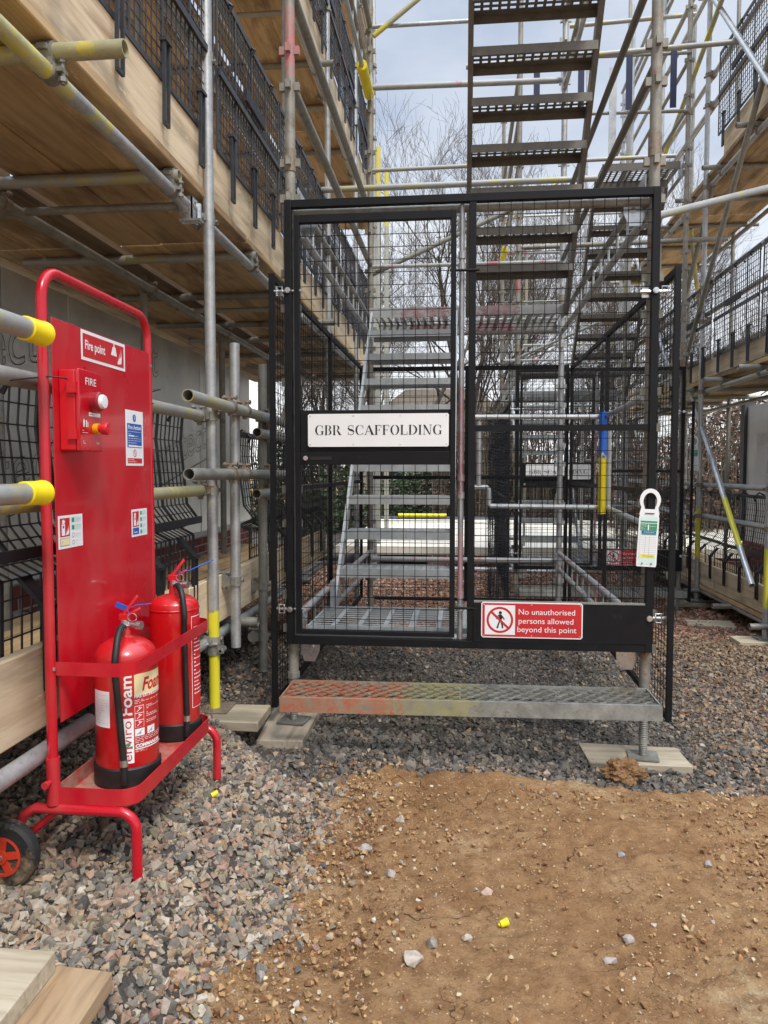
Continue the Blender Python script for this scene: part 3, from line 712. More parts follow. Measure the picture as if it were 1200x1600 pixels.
# side ledger beams
for x in (TX0, TX1):
    for zb in (.49, 2.50, 4.50):
        for k, z in enumerate((zb+.05, zb-.09)):
            b = MB().tube((x, TY0+.03, z), (x, TY1-.03, z), .019, 14, hollow=True)
            if k:
                for j in range(1, 12): y = TY0+.03+j*(TY1-TY0-.06)/12; b.tube((x, y, zb-.072), (x, y, zb+.032), .007, 6)
            b.build('side_ledger', galvr if zb < 1 else (galv if k else galvd), tower)
        for y, s in ((TY0, 1), (TY1, -1)):
            b = MB(); yy = y+s*.10
            b.prism([(-.075, .06), (.075, .06), (.075, -.12), (.0, -.15), (-.055, -.13)], (x+(.026 if x < 0 else -.032), yy, zb), (0, s, 0), (0, 0, 1), .006)
            b.build('gusset_plate', zinc, tower)
    for z, mt in ((3.45, rustdk if x > 0 else galvd), (3.02, rustdk if x > 0 else galvd), (5.45, galvd), (5.0, galvd)):
        tb('side_guard_rail', (x, TY0+.02, z), (x, TY1-.02, z), mt, .024 if x < 0 else .019)
b = MB(); b.tube((TX0, 5.98, 4.41), (TX0, 6.46, 4.41), .042, 16); b.build('foam_sleeve', foam, tower)
for x, s_ in ((TX0, 1), (TX1, -1)):
    for z in (2.41, .40):
        b = MB(); poly = [(.025, .07), (.125, .07), (.118, -.02), (.095, -.07), (.045, -.07), (.03, -.03)]
        poly = [(s_*p, q) for p, q in poly]; poly = poly if s_ < 0 else poly[::-1]
        b.prism(poly, (x, TY0+.045, z), (1, 0, 0), (0, 0, 1), .005); b.tube((x+s_*.08, TY0+.03, z+.0), (x+s_*.08, TY0+.055, z+.0), .012, 6); b.build('gusset_plate', zinc, tower)
# planks with punched holes
def plank(b, x0, x1, y0, y1, z, hole_rows=3, t=.003, edge=.045, along='Y', m=0):
    """perforated steel plank; holes are real gaps"""
    rows = hole_rows
    if along == 'Y':
        w = (x1-x0)/rows; n = max(3, int((y1-y0)/.05)); st = (y1-y0)/n
        for r_ in range(rows+1):
            xa = x0+r_*w; b.box(max(x0, xa-.011), min(x1, xa+.011), y0, y1, z-t, z)
        for r_ in range(rows):
            for k in range(n+1):
                y = y0+k*st; b.box(x0+r_*w+.011, x0+(r_+1)*w-.011, max(y0, y-.007), min(y1, y+.007), z-t, z-.0004)
    else:
        w = (y1-y0)/rows; n = max(3, int((x1-x0)/.05)); st = (x1-x0)/n
        for r_ in range(rows+1):
            ya = y0+r_*w; b.box(x0, x1, max(y0, ya-.011), min(y1, ya+.011), z-t, z)
        for r_ in range(rows):
            for k in range(n+1):
                x = x0+k*st; b.box(max(x0, x-.009), min(x1, x+.009), y0+r_*w+.011, y0+(r_+1)*w-.011, z-t, z-.0004)
def landing(x0, x1, y0, y1, z, name='landing', mat=stairg, emat=None):
    b = MB(); n = 3; w = (x1-x0)/n
    for i in range(n): plank(b, x0+i*w+.004, x0+(i+1)*w-.004, y0+.012, y1-.012, z, 4)
    o = b.build(name, mat, tower)
    e = MB(); e.box(x0, x1, y0, y0+.012, z-.07, z+.004); e.box(x0, x1, y1-.012, y1, z-.07, z+.004)
    for i in range(1, n): e.box(x0+i*w-.006, x0+i*w+.006, y0+.012, y1-.012, z-.05, z-.006)
    e.build('landing_edge', emat or mat, o); return o
landing(TX0+.05, TX1-.05, TY0+.05, 4.03, BZ+.01)
# rear landing: two decks, grey with red band, seen edge on
landing(TX0+.08, -.02, 5.80, TY1-.05, 2.49, emat=landm); landing(.03, TX1-.05, 5.80, TY1-.05, 2.49, emat=landm)
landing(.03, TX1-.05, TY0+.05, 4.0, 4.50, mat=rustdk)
def flight(name, x0, x1, ya, za, yb, zb, n, mat, dark):
    root = None
    s = MB()
    for x in (x0, x1): s.beam((x, ya, za-.06), (x, yb, zb-.06), .032 if dark else .016, .09)
    o = s.build(name, mat, tower)
    if not dark:   # foot plates
        for x in (x0, x1): MB().box(x-.01, x+.01, ya-.05, ya+.03, za-.02, za+.16).build('stair_foot', mat, o)
    tm = None
    for k in range(1, n+1):
        y = ya+(yb-ya)*k/(n+1); z = za+(zb-za)*k/(n+1)
        if tm is None:
            b = MB(); sg = 1 if yb > ya else -1; d = .23
            yA, yB = sorted((y-sg*.02, y+sg*(d-.02)))
            plank(b, x0+.01, x1-.01, yA+.045, yB-.045, z, 3, along='X'); b.box(x0+.009, x1-.009, yA+.002, yA+.046, z-.0035, z-.0005); b.box(x0+.009, x1-.009, yB-.046, yB-.002, z-.0035, z-.0005); b.box(x0+.008, x1-.008, yA, yA+.003, z-.048, z+.002); b.box(x0+.008, x1-.008, yB-.003, yB, z-.048, z+.002)
            t0 = b.build('tread', mat, o); tm = t0; y_0, z_0 = y, z
        else:
            c = tm.copy(); C.objects.link(c); c.parent = o; c.location = (0, y-y_0, z-z_0); ORG[c.name] = ORG[o.name]
    return o
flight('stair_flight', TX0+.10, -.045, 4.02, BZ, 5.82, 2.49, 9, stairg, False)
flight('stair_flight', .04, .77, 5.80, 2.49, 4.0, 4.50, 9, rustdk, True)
# inner guard frame with blue and yellow tube
b = MB(); YG = 4.42
b.path([(.06, YG, 1.56), (.80, YG, 1.555)], .0145, 10)
b.path([(.10, YG, 1.53), (.10, YG, 1.16)], .0145, 10); b.path([(.05, YG, 1.15), (.15, YG, 1.15), (.158, YG, 1.14), (.16, YG, 1.12), (.16, YG, 1.05), (.17, YG, 1.04), (.81, YG, 1.035)], .0145, 10)
b.path([(.845, YG+.02, 1.51), (.845, YG+.02, 1.05), (.845, YG, 1.03), (.845, TY0+.1, 1.0)], .0145, 10)
b.path([(.82, YG, 1.56), (.83, TY0+.1, 1.58)], .0145, 10)
b.build('inner_guard_frame', galv, tower)
MB().tube((.80, YG-.03, 1.0), (.80, YG-.03, 1.58), .0225, 14).build('painted_post', blueyel, tower)
# centre post between gate leaf and fixed panel
b = MB(); b.tube((-.003, TY0-.02, .43), (-.003, TY0-.02, 2.44), .0125, 12)
for z in (.60, .66, 1.12, 1.2, 2.15, 2.2): b.tube((-.003, TY0-.02, z), (-.003, TY0-.02, z+.03), .018, 10)
b.build('centre_post', divm, tower)
# front step of expanded mesh
st = thing('front_step', (0, 3.3, .27), 'long expanded mesh step with red and yellow paint at the foot of the near gate', 'step', 'steps before the gates')
SX0, SX1, SY0, SY1, SZ = -.775, .835, 3.12, 3.40, .268
sk = .045   # step runs slightly skew
b = MB()
def stepY(x, y): return y+sk*(x-SX0)/(SX1-SX0)
fr = [(SX0, SY0), (SX1, SY0+sk), (SX1, SY1+sk*.6), (SX0, SY1)]
for i in range(4):
    a, c = fr[i], fr[(i+1) % 4]; b.beam((a[0], a[1], SZ-.03), (c[0], c[1], SZ-.03), .006, .062)
b.beam((SX0, SY0+.012, SZ-.001), (SX1, SY0+sk+.012, SZ-.001), .026, .004)
for x in (-.4, .0, .42): b.box(x-.003, x+.003, SY0+.05, SY1, SZ-.05, SZ-.012)
b.build('step_frame', stepm, st)
b = MB(); rows = 7; nd = 27; dx = (SX1-SX0-.01)/nd
for r_ in range(rows+1):
    yb_ = SY0+.025+(SY1-SY0-.03)*r_/rows; am = (SY1-SY0)/rows/2*.95
    for i in range(nd*2):
        xa = SX0+.005+i*dx/2; xb_ = xa+dx/2; s0 = am if (i+r_) % 2 else -am
        rj = lambda: random.uniform(-.002, .002)
        b.beam((xa, stepY(xa, yb_-s0*.5), SZ-.008+rj()), (xb_, stepY(xb_, yb_+s0*.5), SZ-.008+rj()), .0035, .0075)
b.build('expanded_mesh', stepm, st)

# ================================================================= GATE
def wire_grid(b, o, u, v, W_, H_, su, sv, r=.0014, off=0):
    o, u, v = Vector(o), Vector(u), Vector(v); n = u.cross(v)
    k = 0
    nu = round(W_/su); nv = round(H_/sv)
    for i in range(1, nu): p = o+u*(W_*i/nu)+n*r; b.beam(p, p+v*H_, 2*r, 2*r, 0, tuple(n))
    for j in range(1, nv): p = o+v*(H_*j/nv)-n*r; b.beam(p, p+u*W_, 2*r, 2*r, 0, tuple(n))
GY = 3.425
gate = thing('access_gate', (0, GY, .45), 'black steel mesh gate across the near stair tower, with white and red signs', 'gate', 'stair tower gates')
b = MB()
GX0, GX1 = -.81, .852
b.box(GX0, GX0+.032, GY-.016, GY+.016, .435, 2.475); b.box(GX1-.032, GX1, GY-.016, GY+.016, .435, 2.475)
b.box(GX0+.032, GX1-.032, GY-.016, GY+.016, 2.44, 2.475); b.box(GX0+.032, GX1-.032, GY-.016, GY+.016, .435, .47)
b.box(.028, .060, GY-.014, GY+.014, .47, 2.44)
b.build('gate_frame', black, gate, bevel=.002)
# fixed right panel
b = MB(); wire_grid(b, (.06, GY+.006, .62), (1, 0, 0), (0, 0, 1), GX1-.092, 1.82, .052, .055); b.build('fixed_mesh', blackw, gate)
MB().box(.06, GX1-.032, GY-.010, GY+.012, 1.425, 1.452).build('panel_rail', black, gate)
kp = MB().box(.058, GX1-.030, GY-.019, GY-.017, .472, .648).build('kick_plate', black, gate)
b = MB(); b.box(.06, GX1-.034, GY-.014, GY+.004, .648, .656); b.build('kick_plate_lip', galvd, kp)
# door leaf
DX0, DX1, DZ0, DZ1 = -.765, -.028, .485, 2.405
door = MB(); t = .024
door.box(DX0, DX0+t, GY-.020, GY+.012, DZ0, DZ1); door.box(DX1-t, DX1, GY-.020, GY+.012, DZ0, DZ1)
door.box(DX0+t, DX1-t, GY-.020, GY+.012, DZ1-.035, DZ1); door.box(DX0+t, DX1-t, GY-.020, GY+.012, DZ0, DZ0+.02)
door.box(DX0+t, DX1-t, GY-.016, GY+.010, 1.275, 1.335)
door.box(DX0+t, DX1-t, GY-.008, GY+.004, 1.335, 1.525)
dr = door.build('door_leaf', black, gate, bevel=.0015)
b = MB(); wire_grid(b, (DX0+t, GY, DZ0+.02), (1, 0, 0), (0, 0, 1), DX1-DX0-2*t, 1.275-DZ0-.02, .053, .053); b.build('door_mesh', blackw, dr)
b = MB(); wire_grid(b, (DX0+t, GY, 1.525), (1, 0, 0), (0, 0, 1), DX1-DX0-2*t, DZ1-.035-1.525, .053, .055); b.build('door_mesh', blackw, dr)
def boltf(p, r=.011, d=(0, -1, 0)):
    b = MB(); p = Vector(p); d = Vector(d); b.tube(p, p+d*.009, r, 12); b.tube(p+d*.009, p+d*.014, r*.7, 12); return b
b = boltf((DX0+.05, GY-.016, 1.305)); b.build('latch_bolt', zinc, dr)
b = MB(); b.box(DX0+.07, DX0+.17, GY-.018, GY-.016, 1.297, 1.312); b.build('latch_slot', blackp, dr)
# hinges / clips
for z in (2.14, .62): MB().tube((-.055, GY-.014, z), (.075, GY-.014, z), .006, 8).build('hinge_pin', black, gate)
for (x, z) in ((GX0+.016, 2.07), (GX1-.016, 2.03), (GX0+.016, .60), (GX1-.016, .59)):
    b = boltf((x, GY-.016, z), .013); sx = 1 if x < 0 else -1
    b.box(min(x+sx*.02, x+sx*.05), max(x+sx*.02, x+sx*.05), GY+.017, GY+.028, z-.022, z+.022)
    b.tube((x-sx*.075, GY-.0, z), (x+sx*.06, GY-.0, z), .007, 8)
    b.path([(x-sx*.03, GY-.005, z-.02), (x-sx*.055, GY-.005, z-.02), (x-sx*.055, GY-.005, z+.02), (x-sx*.03, GY-.005, z+.02)], .004, 6, closed=True)
    b.build('clamp_bolt', zinc, gate)
# white name sign
pm = [signw, blackp, zinc, redp, whitep]
pr = Print(plane_fn((-.703, GY-.0215, 1.357), (1, 0, 0), (0, 0, 1)), pm)
SW, SH = .645, .150
pr.b.prism([(.006, 0), (SW-.006, 0), (SW, .006), (SW, SH-.006), (SW-.006, SH), (.006, SH), (0, SH-.006), (0, .006)], (-.703, GY-.0185, 1.357), (1, 0, 0), (0, 0, 1), .003, 0)
stencil(pr, 'GBR SCAFFOLDING', .033, .054, .044, blackp, 2, width=.585)
for x in (.01, .21, .425, SW-.01):
    for y in (.010, SH-.010): pr.disc(x, y, .0032, zinc, 2.2)
pr.b.build('name_sign', pm, dr)
# red warning sign
pm = [redp, whitep, blackp, zinc]
rx, rz, rw, rh = .093, .490, .452, .163
pr = Print(plane_fn((rx, GY-.0225, rz), (1, 0, 0), (0, 0, 1)), pm)
pr.b.prism([(.008, 0), (rw-.008, 0), (rw, .008), (rw, rh-.008), (rw-.008, rh), (.008, rh), (0, rh-.008), (0, .008)], (rx, GY-.0195, rz), (1, 0, 0), (0, 0, 1), .003, 1)
pr.rrect(.005, .005, rw-.005, rh-.005, .007, redp, 1)
pr.rect(.016, .014, .152, rh-.014, whitep, 2)
cx, cy = .084, rh/2
pr.ring(cx, cy, .060, .050, redp, 3)
hm = lambda pts: pr.poly([(cx+a*.001, cy+b_*.001) for a, b_ in pts], blackp, 3)
pr.disc(cx+.002, cy+.033, .0072, blackp, 3)
hm([(-5, 25), (8, 25), (11, 10), (7, -5), (-4, -5), (-6, 10)]); hm([(-5, 25), (-6, 19), (-14, 3), (-18, 5), (-12, 18)]); hm([(7, 24), (10, 12), (19, 0), (22, 4), (14, 16)])
hm([(-4, -5), (3, -5), (-3, -20), (-8, -38), (-16, -38), (-10, -20)]); hm([(1, -5), (7, -5), (14, -22), (16, -38), (9, -38), (7, -22)])
pr.bar(cx-.040, cy+.038, cx+.040, cy-.038, .010, redp, 4)
pr.text('No unauthorised', .168, .108, .026, whitep, 2, w=.250); pr.text('persons allowed', .168, .067, .026, whitep, 2, w=.243); pr.text('beyond this point', .163, .028, .026, whitep, 2, w=.262)
for x in (.012, rw/2, rw-.012):
    for y in (.011, rh-.011): pr.disc(x, y, .0035, zinc, 5)
pr.b.build('warning_sign', pm, kp)

# side and rear mesh panels
def mesh_panel(x, y0, y1, z0, z1, label, rear=False):
    if rear: org = (x, y0, z0)
    t = thing('mesh_panel', (x if not rear else 0, y0, z0), label, 'mesh panel', 'black mesh panels round the stair towers')
    b = MB(); w = .024
    if not rear:
        for y in (y0, (y0+y1)/2, y1): b.box(x-.012, x+.012, y-w/2, y+w/2, z0, z1)
        b.box(x-.010, x+.010, y0+w/2, y1-w/2, z1-.03, z1-.002); b.box(x-.010, x+.010, y0+w/2, y1-w/2, z0+.002, z0+.03); b.box(x-.009, x+.009, y0+w/2, y1-w/2, (z0+z1)/2, (z0+z1)/2+.025)
        b.build('panel_frame', black, t)
        g = MB(); wire_grid(g, (x, y0, z0+.03), (0, 1, 0), (0, 0, 1), y1-y0, z1-z0-.06, .050, .050, .0013); g.build('panel_mesh', blackw, t)
    else:
        xa, xb_ = x; 
    return t
def rear_panel(xa, xb_, y, z0, z1, label):
    t = thing('mesh_panel', ((xa+xb_)/2, y, z0), label, 'mesh panel', 'black mesh panels round the stair towers'); b = MB()
    for x in (xa, (xa+xb_)/2, xb_): b.box(x-.014, x+.014, y-.012, y+.012, z0, z1)
    b.box(xa+.014, xb_-.014, y-.010, y+.010, z1-.04, z1-.002); b.box(xa+.014, xb_-.014, y-.010, y+.010, z0+.002, z0+.03); b.box(xa+.014, xb_-.014, y-.009, y+.009, 1.17, 1.20)
    b.build('panel_frame', black, t)
    g = MB(); wire_grid(g, (xa, y, z0+.03), (1, 0, 0), (0, 0, 1), xb_-xa, z1-z0-.06, .052, .055, .0014); g.build('panel_mesh', blackw, t); return t
mpL = mesh_panel(-.872, 3.42, 6.5, .13, 2.15, 'tall black mesh panel closing the left side of the near stair tower')
mpR = mesh_panel(.925, 3.40, 6.5, .13, 2.13, 'tall black mesh panel closing the right side of the near stair tower')
mpB = rear_panel(TX0-.02, TX1+.06, 6.57, .10, 2.15, 'black mesh panel closing the back of the near stair tower')
# the second tower and its gate
OFF = (1.354, 4.33, -.2)
for src, lab in ((tower, 'steel scaffold stair tower standing behind and right of the near one'), (gate, 'black steel mesh gate of the farther stair tower, its signs seen through the near cage'),
                 (mpL, 'tall black mesh panel on the left side of the farther stair tower'), (mpR, 'tall black mesh panel on the right side of the farther stair tower'),
                 (st, 'mesh step in front of the farther stair tower gate')):
    c = copy_tree(src, None, OFF); c['label'] = lab
tw2 = [o for o in C.objects if o.name == 'stair_tower.001'][0]
# guard panel with blue balusters on tower 2
gp = thing('guard_panel', (1.4, 7.78, 4.7), 'guard panel with dark blue uprights high on the farther stair tower', 'guard panel')
b = MB(); b.path([(.58, 7.78, 5.32), (2.2, 7.78, 5.30)], .017, 8); b.path([(.58, 7.78, 4.78), (2.2, 7.78, 4.75)], .017, 8); b.build('guard_rail', galvd, gp)
navy = simple('navy_paint', (.008, .014, .06), .45, 0, .3, 8)
for x, mt in ((.72, navy), (1.15, navy), (1.61, navy), (2.03, navy)): MB().box(x-.03, x+.03, 7.755, 7.765, 4.78, 5.32).build('upright', mt, gp)
MB().box(1.42, 1.49, 7.74, 7.75, 4.35, 5.18).build('upright', galv, gp)
# rolled wire mesh
rm = MB()
for k in range(70):
    z = -.1+k*.027; pts = [(.35+.105*math.cos(a+k*.4)*(1+.05*math.sin(3*a+k)), 7.1+.105*math.sin(a+k*.4), z+.012*math.sin(5*a+k)) for a in np.linspace(0, 6.283, 15)[:-1]]
    rm.path(pts, .0022, 3, closed=True)
for k in range(40): a = k*.157; rm.path([(.35+.10*math.cos(a), 7.1+.10*math.sin(a), -.1), (.35+.10*math.cos(a+.5), 7.1+.10*math.sin(a+.5), 1.78)], .002, 3)
for k in range(12): a = k*.52; rm.path([(.35+.08*math.cos(a), 7.1+.08*math.sin(a), -.1), (.35+.08*math.cos(a-.5), 7.1+.08*math.sin(a-.5), 1.78)], .003, 3)
tag(rm.build('wire_mesh_roll', [plastg]), 'tall dark roll of wire mesh standing behind the near stair tower', 'wire roll')

# inspection tags
def tagholder(o, sc, label, tilt=0):
    root = thing('inspection_tag', o, label, 'tag', 'white inspection tags')
    pm = [whitep, greenp, bluep, yelpr, greyp, paleg, blackp]
    o = Vector(o); u = Vector((math.cos(tilt), 0, math.sin(tilt))); v = Vector((-math.sin(tilt), 0, math.cos(tilt)))
    b = MB(); w = .044*sc
    outer = [(-w, -.17*sc), (w, -.17*sc), (w, .04*sc), (w*.9, .05*sc), (w*.9, .062*sc)]
    b.prism([(-w*.94, -.175*sc), (w*.94, -.175*sc), (w, -.165*sc), (w, .045*sc), (w*.92, .06*sc), (-w*.92, .06*sc), (-w, .045*sc), (-w, -.165*sc)], o, u, v, -.004)
    # loop
    N_ = 20; vo = []; vi = []
    for i in range(N_+1):
        a = -math.pi*.28+(math.pi*1.56)*i/N_; a = math.pi*1.28-a+0 if False else a
        vo.append((.046*sc*math.cos(a), .125*sc+.046*sc*math.sin(a)*1.15)); vi.append((.030*sc*math.cos(a), .120*sc+.034*sc*math.sin(a)*1.15))
    vo[0] = (w, .06*sc); vo[-1] = (-w, .06*sc); vi[0] = (w*.5, .085*sc); vi[-1] = (-w*.5, .085*sc)
    for i in range(N_): b.prism([vo[i], vo[i+1], vi[i+1], vi[i]], o, u, v, -.004)
    b.prism([(-w, .06*sc), (w, .06*sc), (w*.5, .085*sc), (-w*.5, .085*sc)], o, u, v, -.004)
    b.build('tag_holder', whitep, root)
    pr = Print(lambda x, y, L: o+u*(x*sc)+v*(y*sc)-u.cross(v)*0+Vector((0, -.0005-.0005*L, 0)), pm)
    pr.rect(-.037, -.165, .037, .052, paleg, 1)
    pr.rect(-.036, .024, .036, .032, greenp, 2); pr.rect(-.036, -.012, .036, .02, greenp, 2); pr.lines(-.032, .032, -.008, .018, 4, whitep, 3, .25, 3); pr.rect(-.004, -.010, .001, .016, whitep, 4)
    pr.rect(-.030, -.024, .034, -.013, bluep, 2); pr.lines(-.02, .03, -.022, -.015, 1, whitep, 3, .3, 5); pr.rect(-.03, -.031, .034, -.025, greenp, 2)
    pr.rect(-.034, -.135, .034, -.035, whitep, 2)
    for k in range(11): pr.rect(-.034, -.042-k*.0085, .034, -.0412-k*.0085, greyp, 3)
    pr.rect(-.012, -.13, -.011, -.035, greyp, 3.2); pr.rect(.006, -.13, .007, -.035, greyp, 3.2)
    pr.rect(-.030, -.132, .034, -.120, yelpr, 4); pr.lines(-.02, .028, -.129, -.123, 1, blackp, 5, .4, 6)
    pr.text('Scaffold tag' if False else '', 0, 0, .01, blackp) if False else None
    pr.b.build('tag_card', pm, root)
    b = MB(); b.prism([(-.021*sc, .064*sc), (.021*sc, .064*sc), (.021*sc, .068*sc), (-.021*sc, .068*sc)], o+Vector((0, -.003, 0)), u, v, .001)
    for x in (-.022, .018): b.prism([(x*sc, -.165*sc), ((x+.004)*sc, -.165*sc), ((x+.004)*sc, -.156*sc), (x*sc, -.156*sc)], o+Vector((0, -.004, 0)), u, v, .001)
    b.build('tag_slot', blackp, root)
    return root
tagholder((.822, GY-.03, .995), .98, 'white inspection tag with green, blue and yellow card on the gate frame at right', -.045)
tagholder((2.345, 7.9, 1.42), 1.0, 'small white inspection tag hanging farther back on the right scaffold', .03)

# ================================================================= LEFT SCAFFOLD
def toeb(parent, x, y0, y1, z0, z1, mat=woodl, name='toe_board', t=.019):
    return MB().box(x-t, x+t, y0, y1, z0, z1).build(name, mat, parent, bevel=.003)
ls = thing('scaffold', (-1.5, 3.2, .17), 'boarded tube scaffold along the foil-covered wall on the left', 'scaffold', 'scaffolds beside the walls')
LX, LI = -1.10, -1.95
LIFT = [2.44, 4.42, 6.40]
outer = {}
for y, mt, z0 in ((1.0, galv, .15), (3.25, pole1m, .172), (4.75, galvd, .05), (6.25, galv, -.1), (7.9, galv, -.2), (9.6, galv, -.2)):
    o = pole(ls, 'upright_pole', (LX-.008, y, z0), (LX-.03, y+.06, 7.6), mt); outer[y] = o
    for z in LIFT: coupler(o, (LX-.02, y+.03, z-.085), 'Z', 'Y', side=1); 
    for z in (3.05, 3.45, 5.03, 5.43): coupler(o, (LX-.02, y+.03, z), 'Z', 'Y', side=1)
for y in (1.4, 3.0, 4.5, 6.0, 7.5, 9.0):
    o = pole(ls, 'upright_pole', (LI, y, .15 if y < 4 else -.1), (LI, y, 7.6), galvd)
    for z in LIFT: coupler(o, (LI, y, z-.085), 'Z', 'Y', side=-1)
b = MB(); b.box(-1.19, -1.03, 3.17, 3.33, .172, .176); b.build('base_plate', rustf, outer[3.25])
for iz, z in enumerate(LIFT):
    y0 = .6
    pole(ls, 'ledger', (LX-.052, y0, z-.085), (LX-.052, 10, z-.085), yolkm if iz == 0 else galv)
    pole(ls, 'ledger', (LI+.052, y0, z-.085), (LI+.052, 10, z-.085), galvd)
    for k, y in enumerate([2.05, 2.93, 3.12, 4.05, 4.95, 5.15, 5.9, 6.6, 7.5, 8.4, 9.3]):
        x1 = -.93 if (iz == 0 and k == 0) else (-1.115 if k != 6 else -1.0)
        sm = (k in (2, 5))
        o = pole(ls, 'transom', (-2.45 if not sm else -2.0, y, z-.028-(.05 if sm else 0)), (x1 if not sm else -1.12, y, z-.028-(.05 if sm else 0)), galvyy if (k == 0 and iz == 0) else (galvy if k % 2 else galvd), .024 if not sm else .017)
        if not sm: coupler(o, (LX-.052, y, z-.028), 'X', 'Y', side=-1)
        if sm:
            b = MB(); b.box(-1.128, -1.122, y-.035, y+.03, z-.15, z-.05); b.box(-1.18, -1.122, y-.035, y-.029, z-.15, z-.05); b.tube((-1.10, y-.02, z-.14), (-1.10, y-.02, z-.08), .012, 10); b.beam((-1.17, y-.04, z-.155), (-1.08, y-.04, z-.155), .05, .008); b.build('bracket', zinc, o)
    # boards
    xs = [-1.165, -1.395, -1.625]; w = .225
    for j, x in enumerate([-1.358, -1.59, -1.822]):
        for y0_, y1_ in ((.6, 3.9), (3.92, 7.1), (7.12, 10)):
            MB().box(x+.001, x+w+.0055, y0_, y1_, z+(.001, .007, .002)[j], z+.036+(.001, .007, .002)[j]).build('deck_board', wood, ls, bevel=.005)
    for j, x in enumerate([-2.09, -2.325, -2.56, -2.795]):
        for y0_, y1_ in ((.6, 3.0 if j == 0 else 3.9), (3.05 if j == 0 else 3.92, 7.1), (7.12, 10)):
            MB().box(x+.003, x+w-.003, y0_, y1_, z+.002, z+.037).build('deck_board', plym if (j == 0) else wood, ls)
    for y0_, y1_ in ((.6, 3.98), (4.0, 7.4), (7.42, 10)):
        toeb(ls, LX-.052, y0_, y1_, z+.038, z+.275)
    for z_, mt in ((z+.61, galv), (z+1.01, galvy)):
        pole(ls, 'guard_rail', (LX-.052, .6, z_), (LX-.052, 10, z_), mt)
# base platform
z = .525
for j, x in enumerate([-1.39, -1.62, -1.85, -2.08]):
    MB().box(x+.003, x+w-.003, .9, 6.8, z+.0005*j, z+.037+.0005*j).build('deck_board', woodl if j == 1 else wood, ls)
toeb(ls, LX-.055, .7, 3.02, .545, .770); toeb(ls, LX-.055, 3.03, 6.2, .530, .752)
o = pole(ls, 'ledger', (LX-.005, .7, .50), (LX-.005, 2.1, .50), galv); 
o = pole(ls, 'ledger', (LX-.05, 2.9, .47), (LX-.05, 6.8, .46), galv)
coupler(outer[3.25], (LX-.01, 3.25, .48), 'Z', 'Y', side=1)
for y in (1.2, 2.7, 3.6, 5.0, 6.3): pole(ls, 'transom', (-2.3, y, z-.028), (-1.02 if y != 3.6 else -1.0, y, z-.028), galvd)
for z_, y1, mt in ((1.49, 3.33, galvy), (1.16, 3.36, galvyy)):
    o = pole(ls, 'guard_rail', (LX-.055, .7, z_), (LX-.055, y1, z_-.0), mt); coupler(outer[3.25], (LX-.01, 3.25, z_), 'Z', 'Y', side=1)
for z_ in (1.53, 1.235):
    o = pole(ls, 'guard_rail', (-1.02, 2.73, z_), (-1.01, 4.35, z_-.01), galvy if z_ > 1.4 else galvd); coupler(o, (-1.02, 3.25, z_), 'Y', 'Z', side=-1); coupler(o, (-1.02, 3.47, z_), 'Y', 'Z', side=-1); coupler(o, (-1.02, 3.95, z_), 'Y', 'Z', side=-1)
for z_, y0_ in ((1.44, 3.72), (1.13, 3.70)):
    o = pole(ls, 'guard_rail', (-1.03, y0_, z_), (-1.03, 6.4, z_), galvy)
    coupler(o, (-1.03, 3.97, z_), 'Y', 'Z', side=-1)
for z_, y1 in ((1.576, 1.725), (1.196, 1.705)):
    o = pole(ls, 'guard_rail', (-1.0, .5, z_), (-1.0, y1-.03, z_), galvy)
    b = MB(); b.lathe([(.0262, -.080), (.0285, -.078), (.0285, -.014), (.0305, -.010), (.0305, 0), (.024, .0), (.022, -.006), (.018, -.009), (.001, -.010)], (-1.0, y1, z_), 20, axis='Y'); b.build('end_cap', yelp, o)
o = pole(ls, 'stub_pole', (-1.075, 3.47, .40), (-1.075, 3.50, 1.85), tubem('stub_pink', G1, G2, stain=(.5, .3, .3), st=.6)); coupler(o, (-1.075, 3.47, .72), 'Z', 'Y', side=1)
o = pole(ls, 'stub_pole', (-1.075, 3.96, .15), (-1.075, 4.0, 1.82), galvd)
for z_ in (.62, .34): coupler(o, (-1.075, 3.97, z_), 'Z', 'Y', side=1)
# wing nut fitting at pole 1 foot
b = MB(); b.tube((-1.13, 3.22, .47), (-1.08, 3.22, .47), .008, 8); b.box(-1.22, -1.18, 3.19, 3.25, .38, .56); b.build('swivel_fitting', zinc, outer[3.25])
coupler(outer[3.25], (LX-.01, 3.25, .44), 'Z', 'X', side=1)

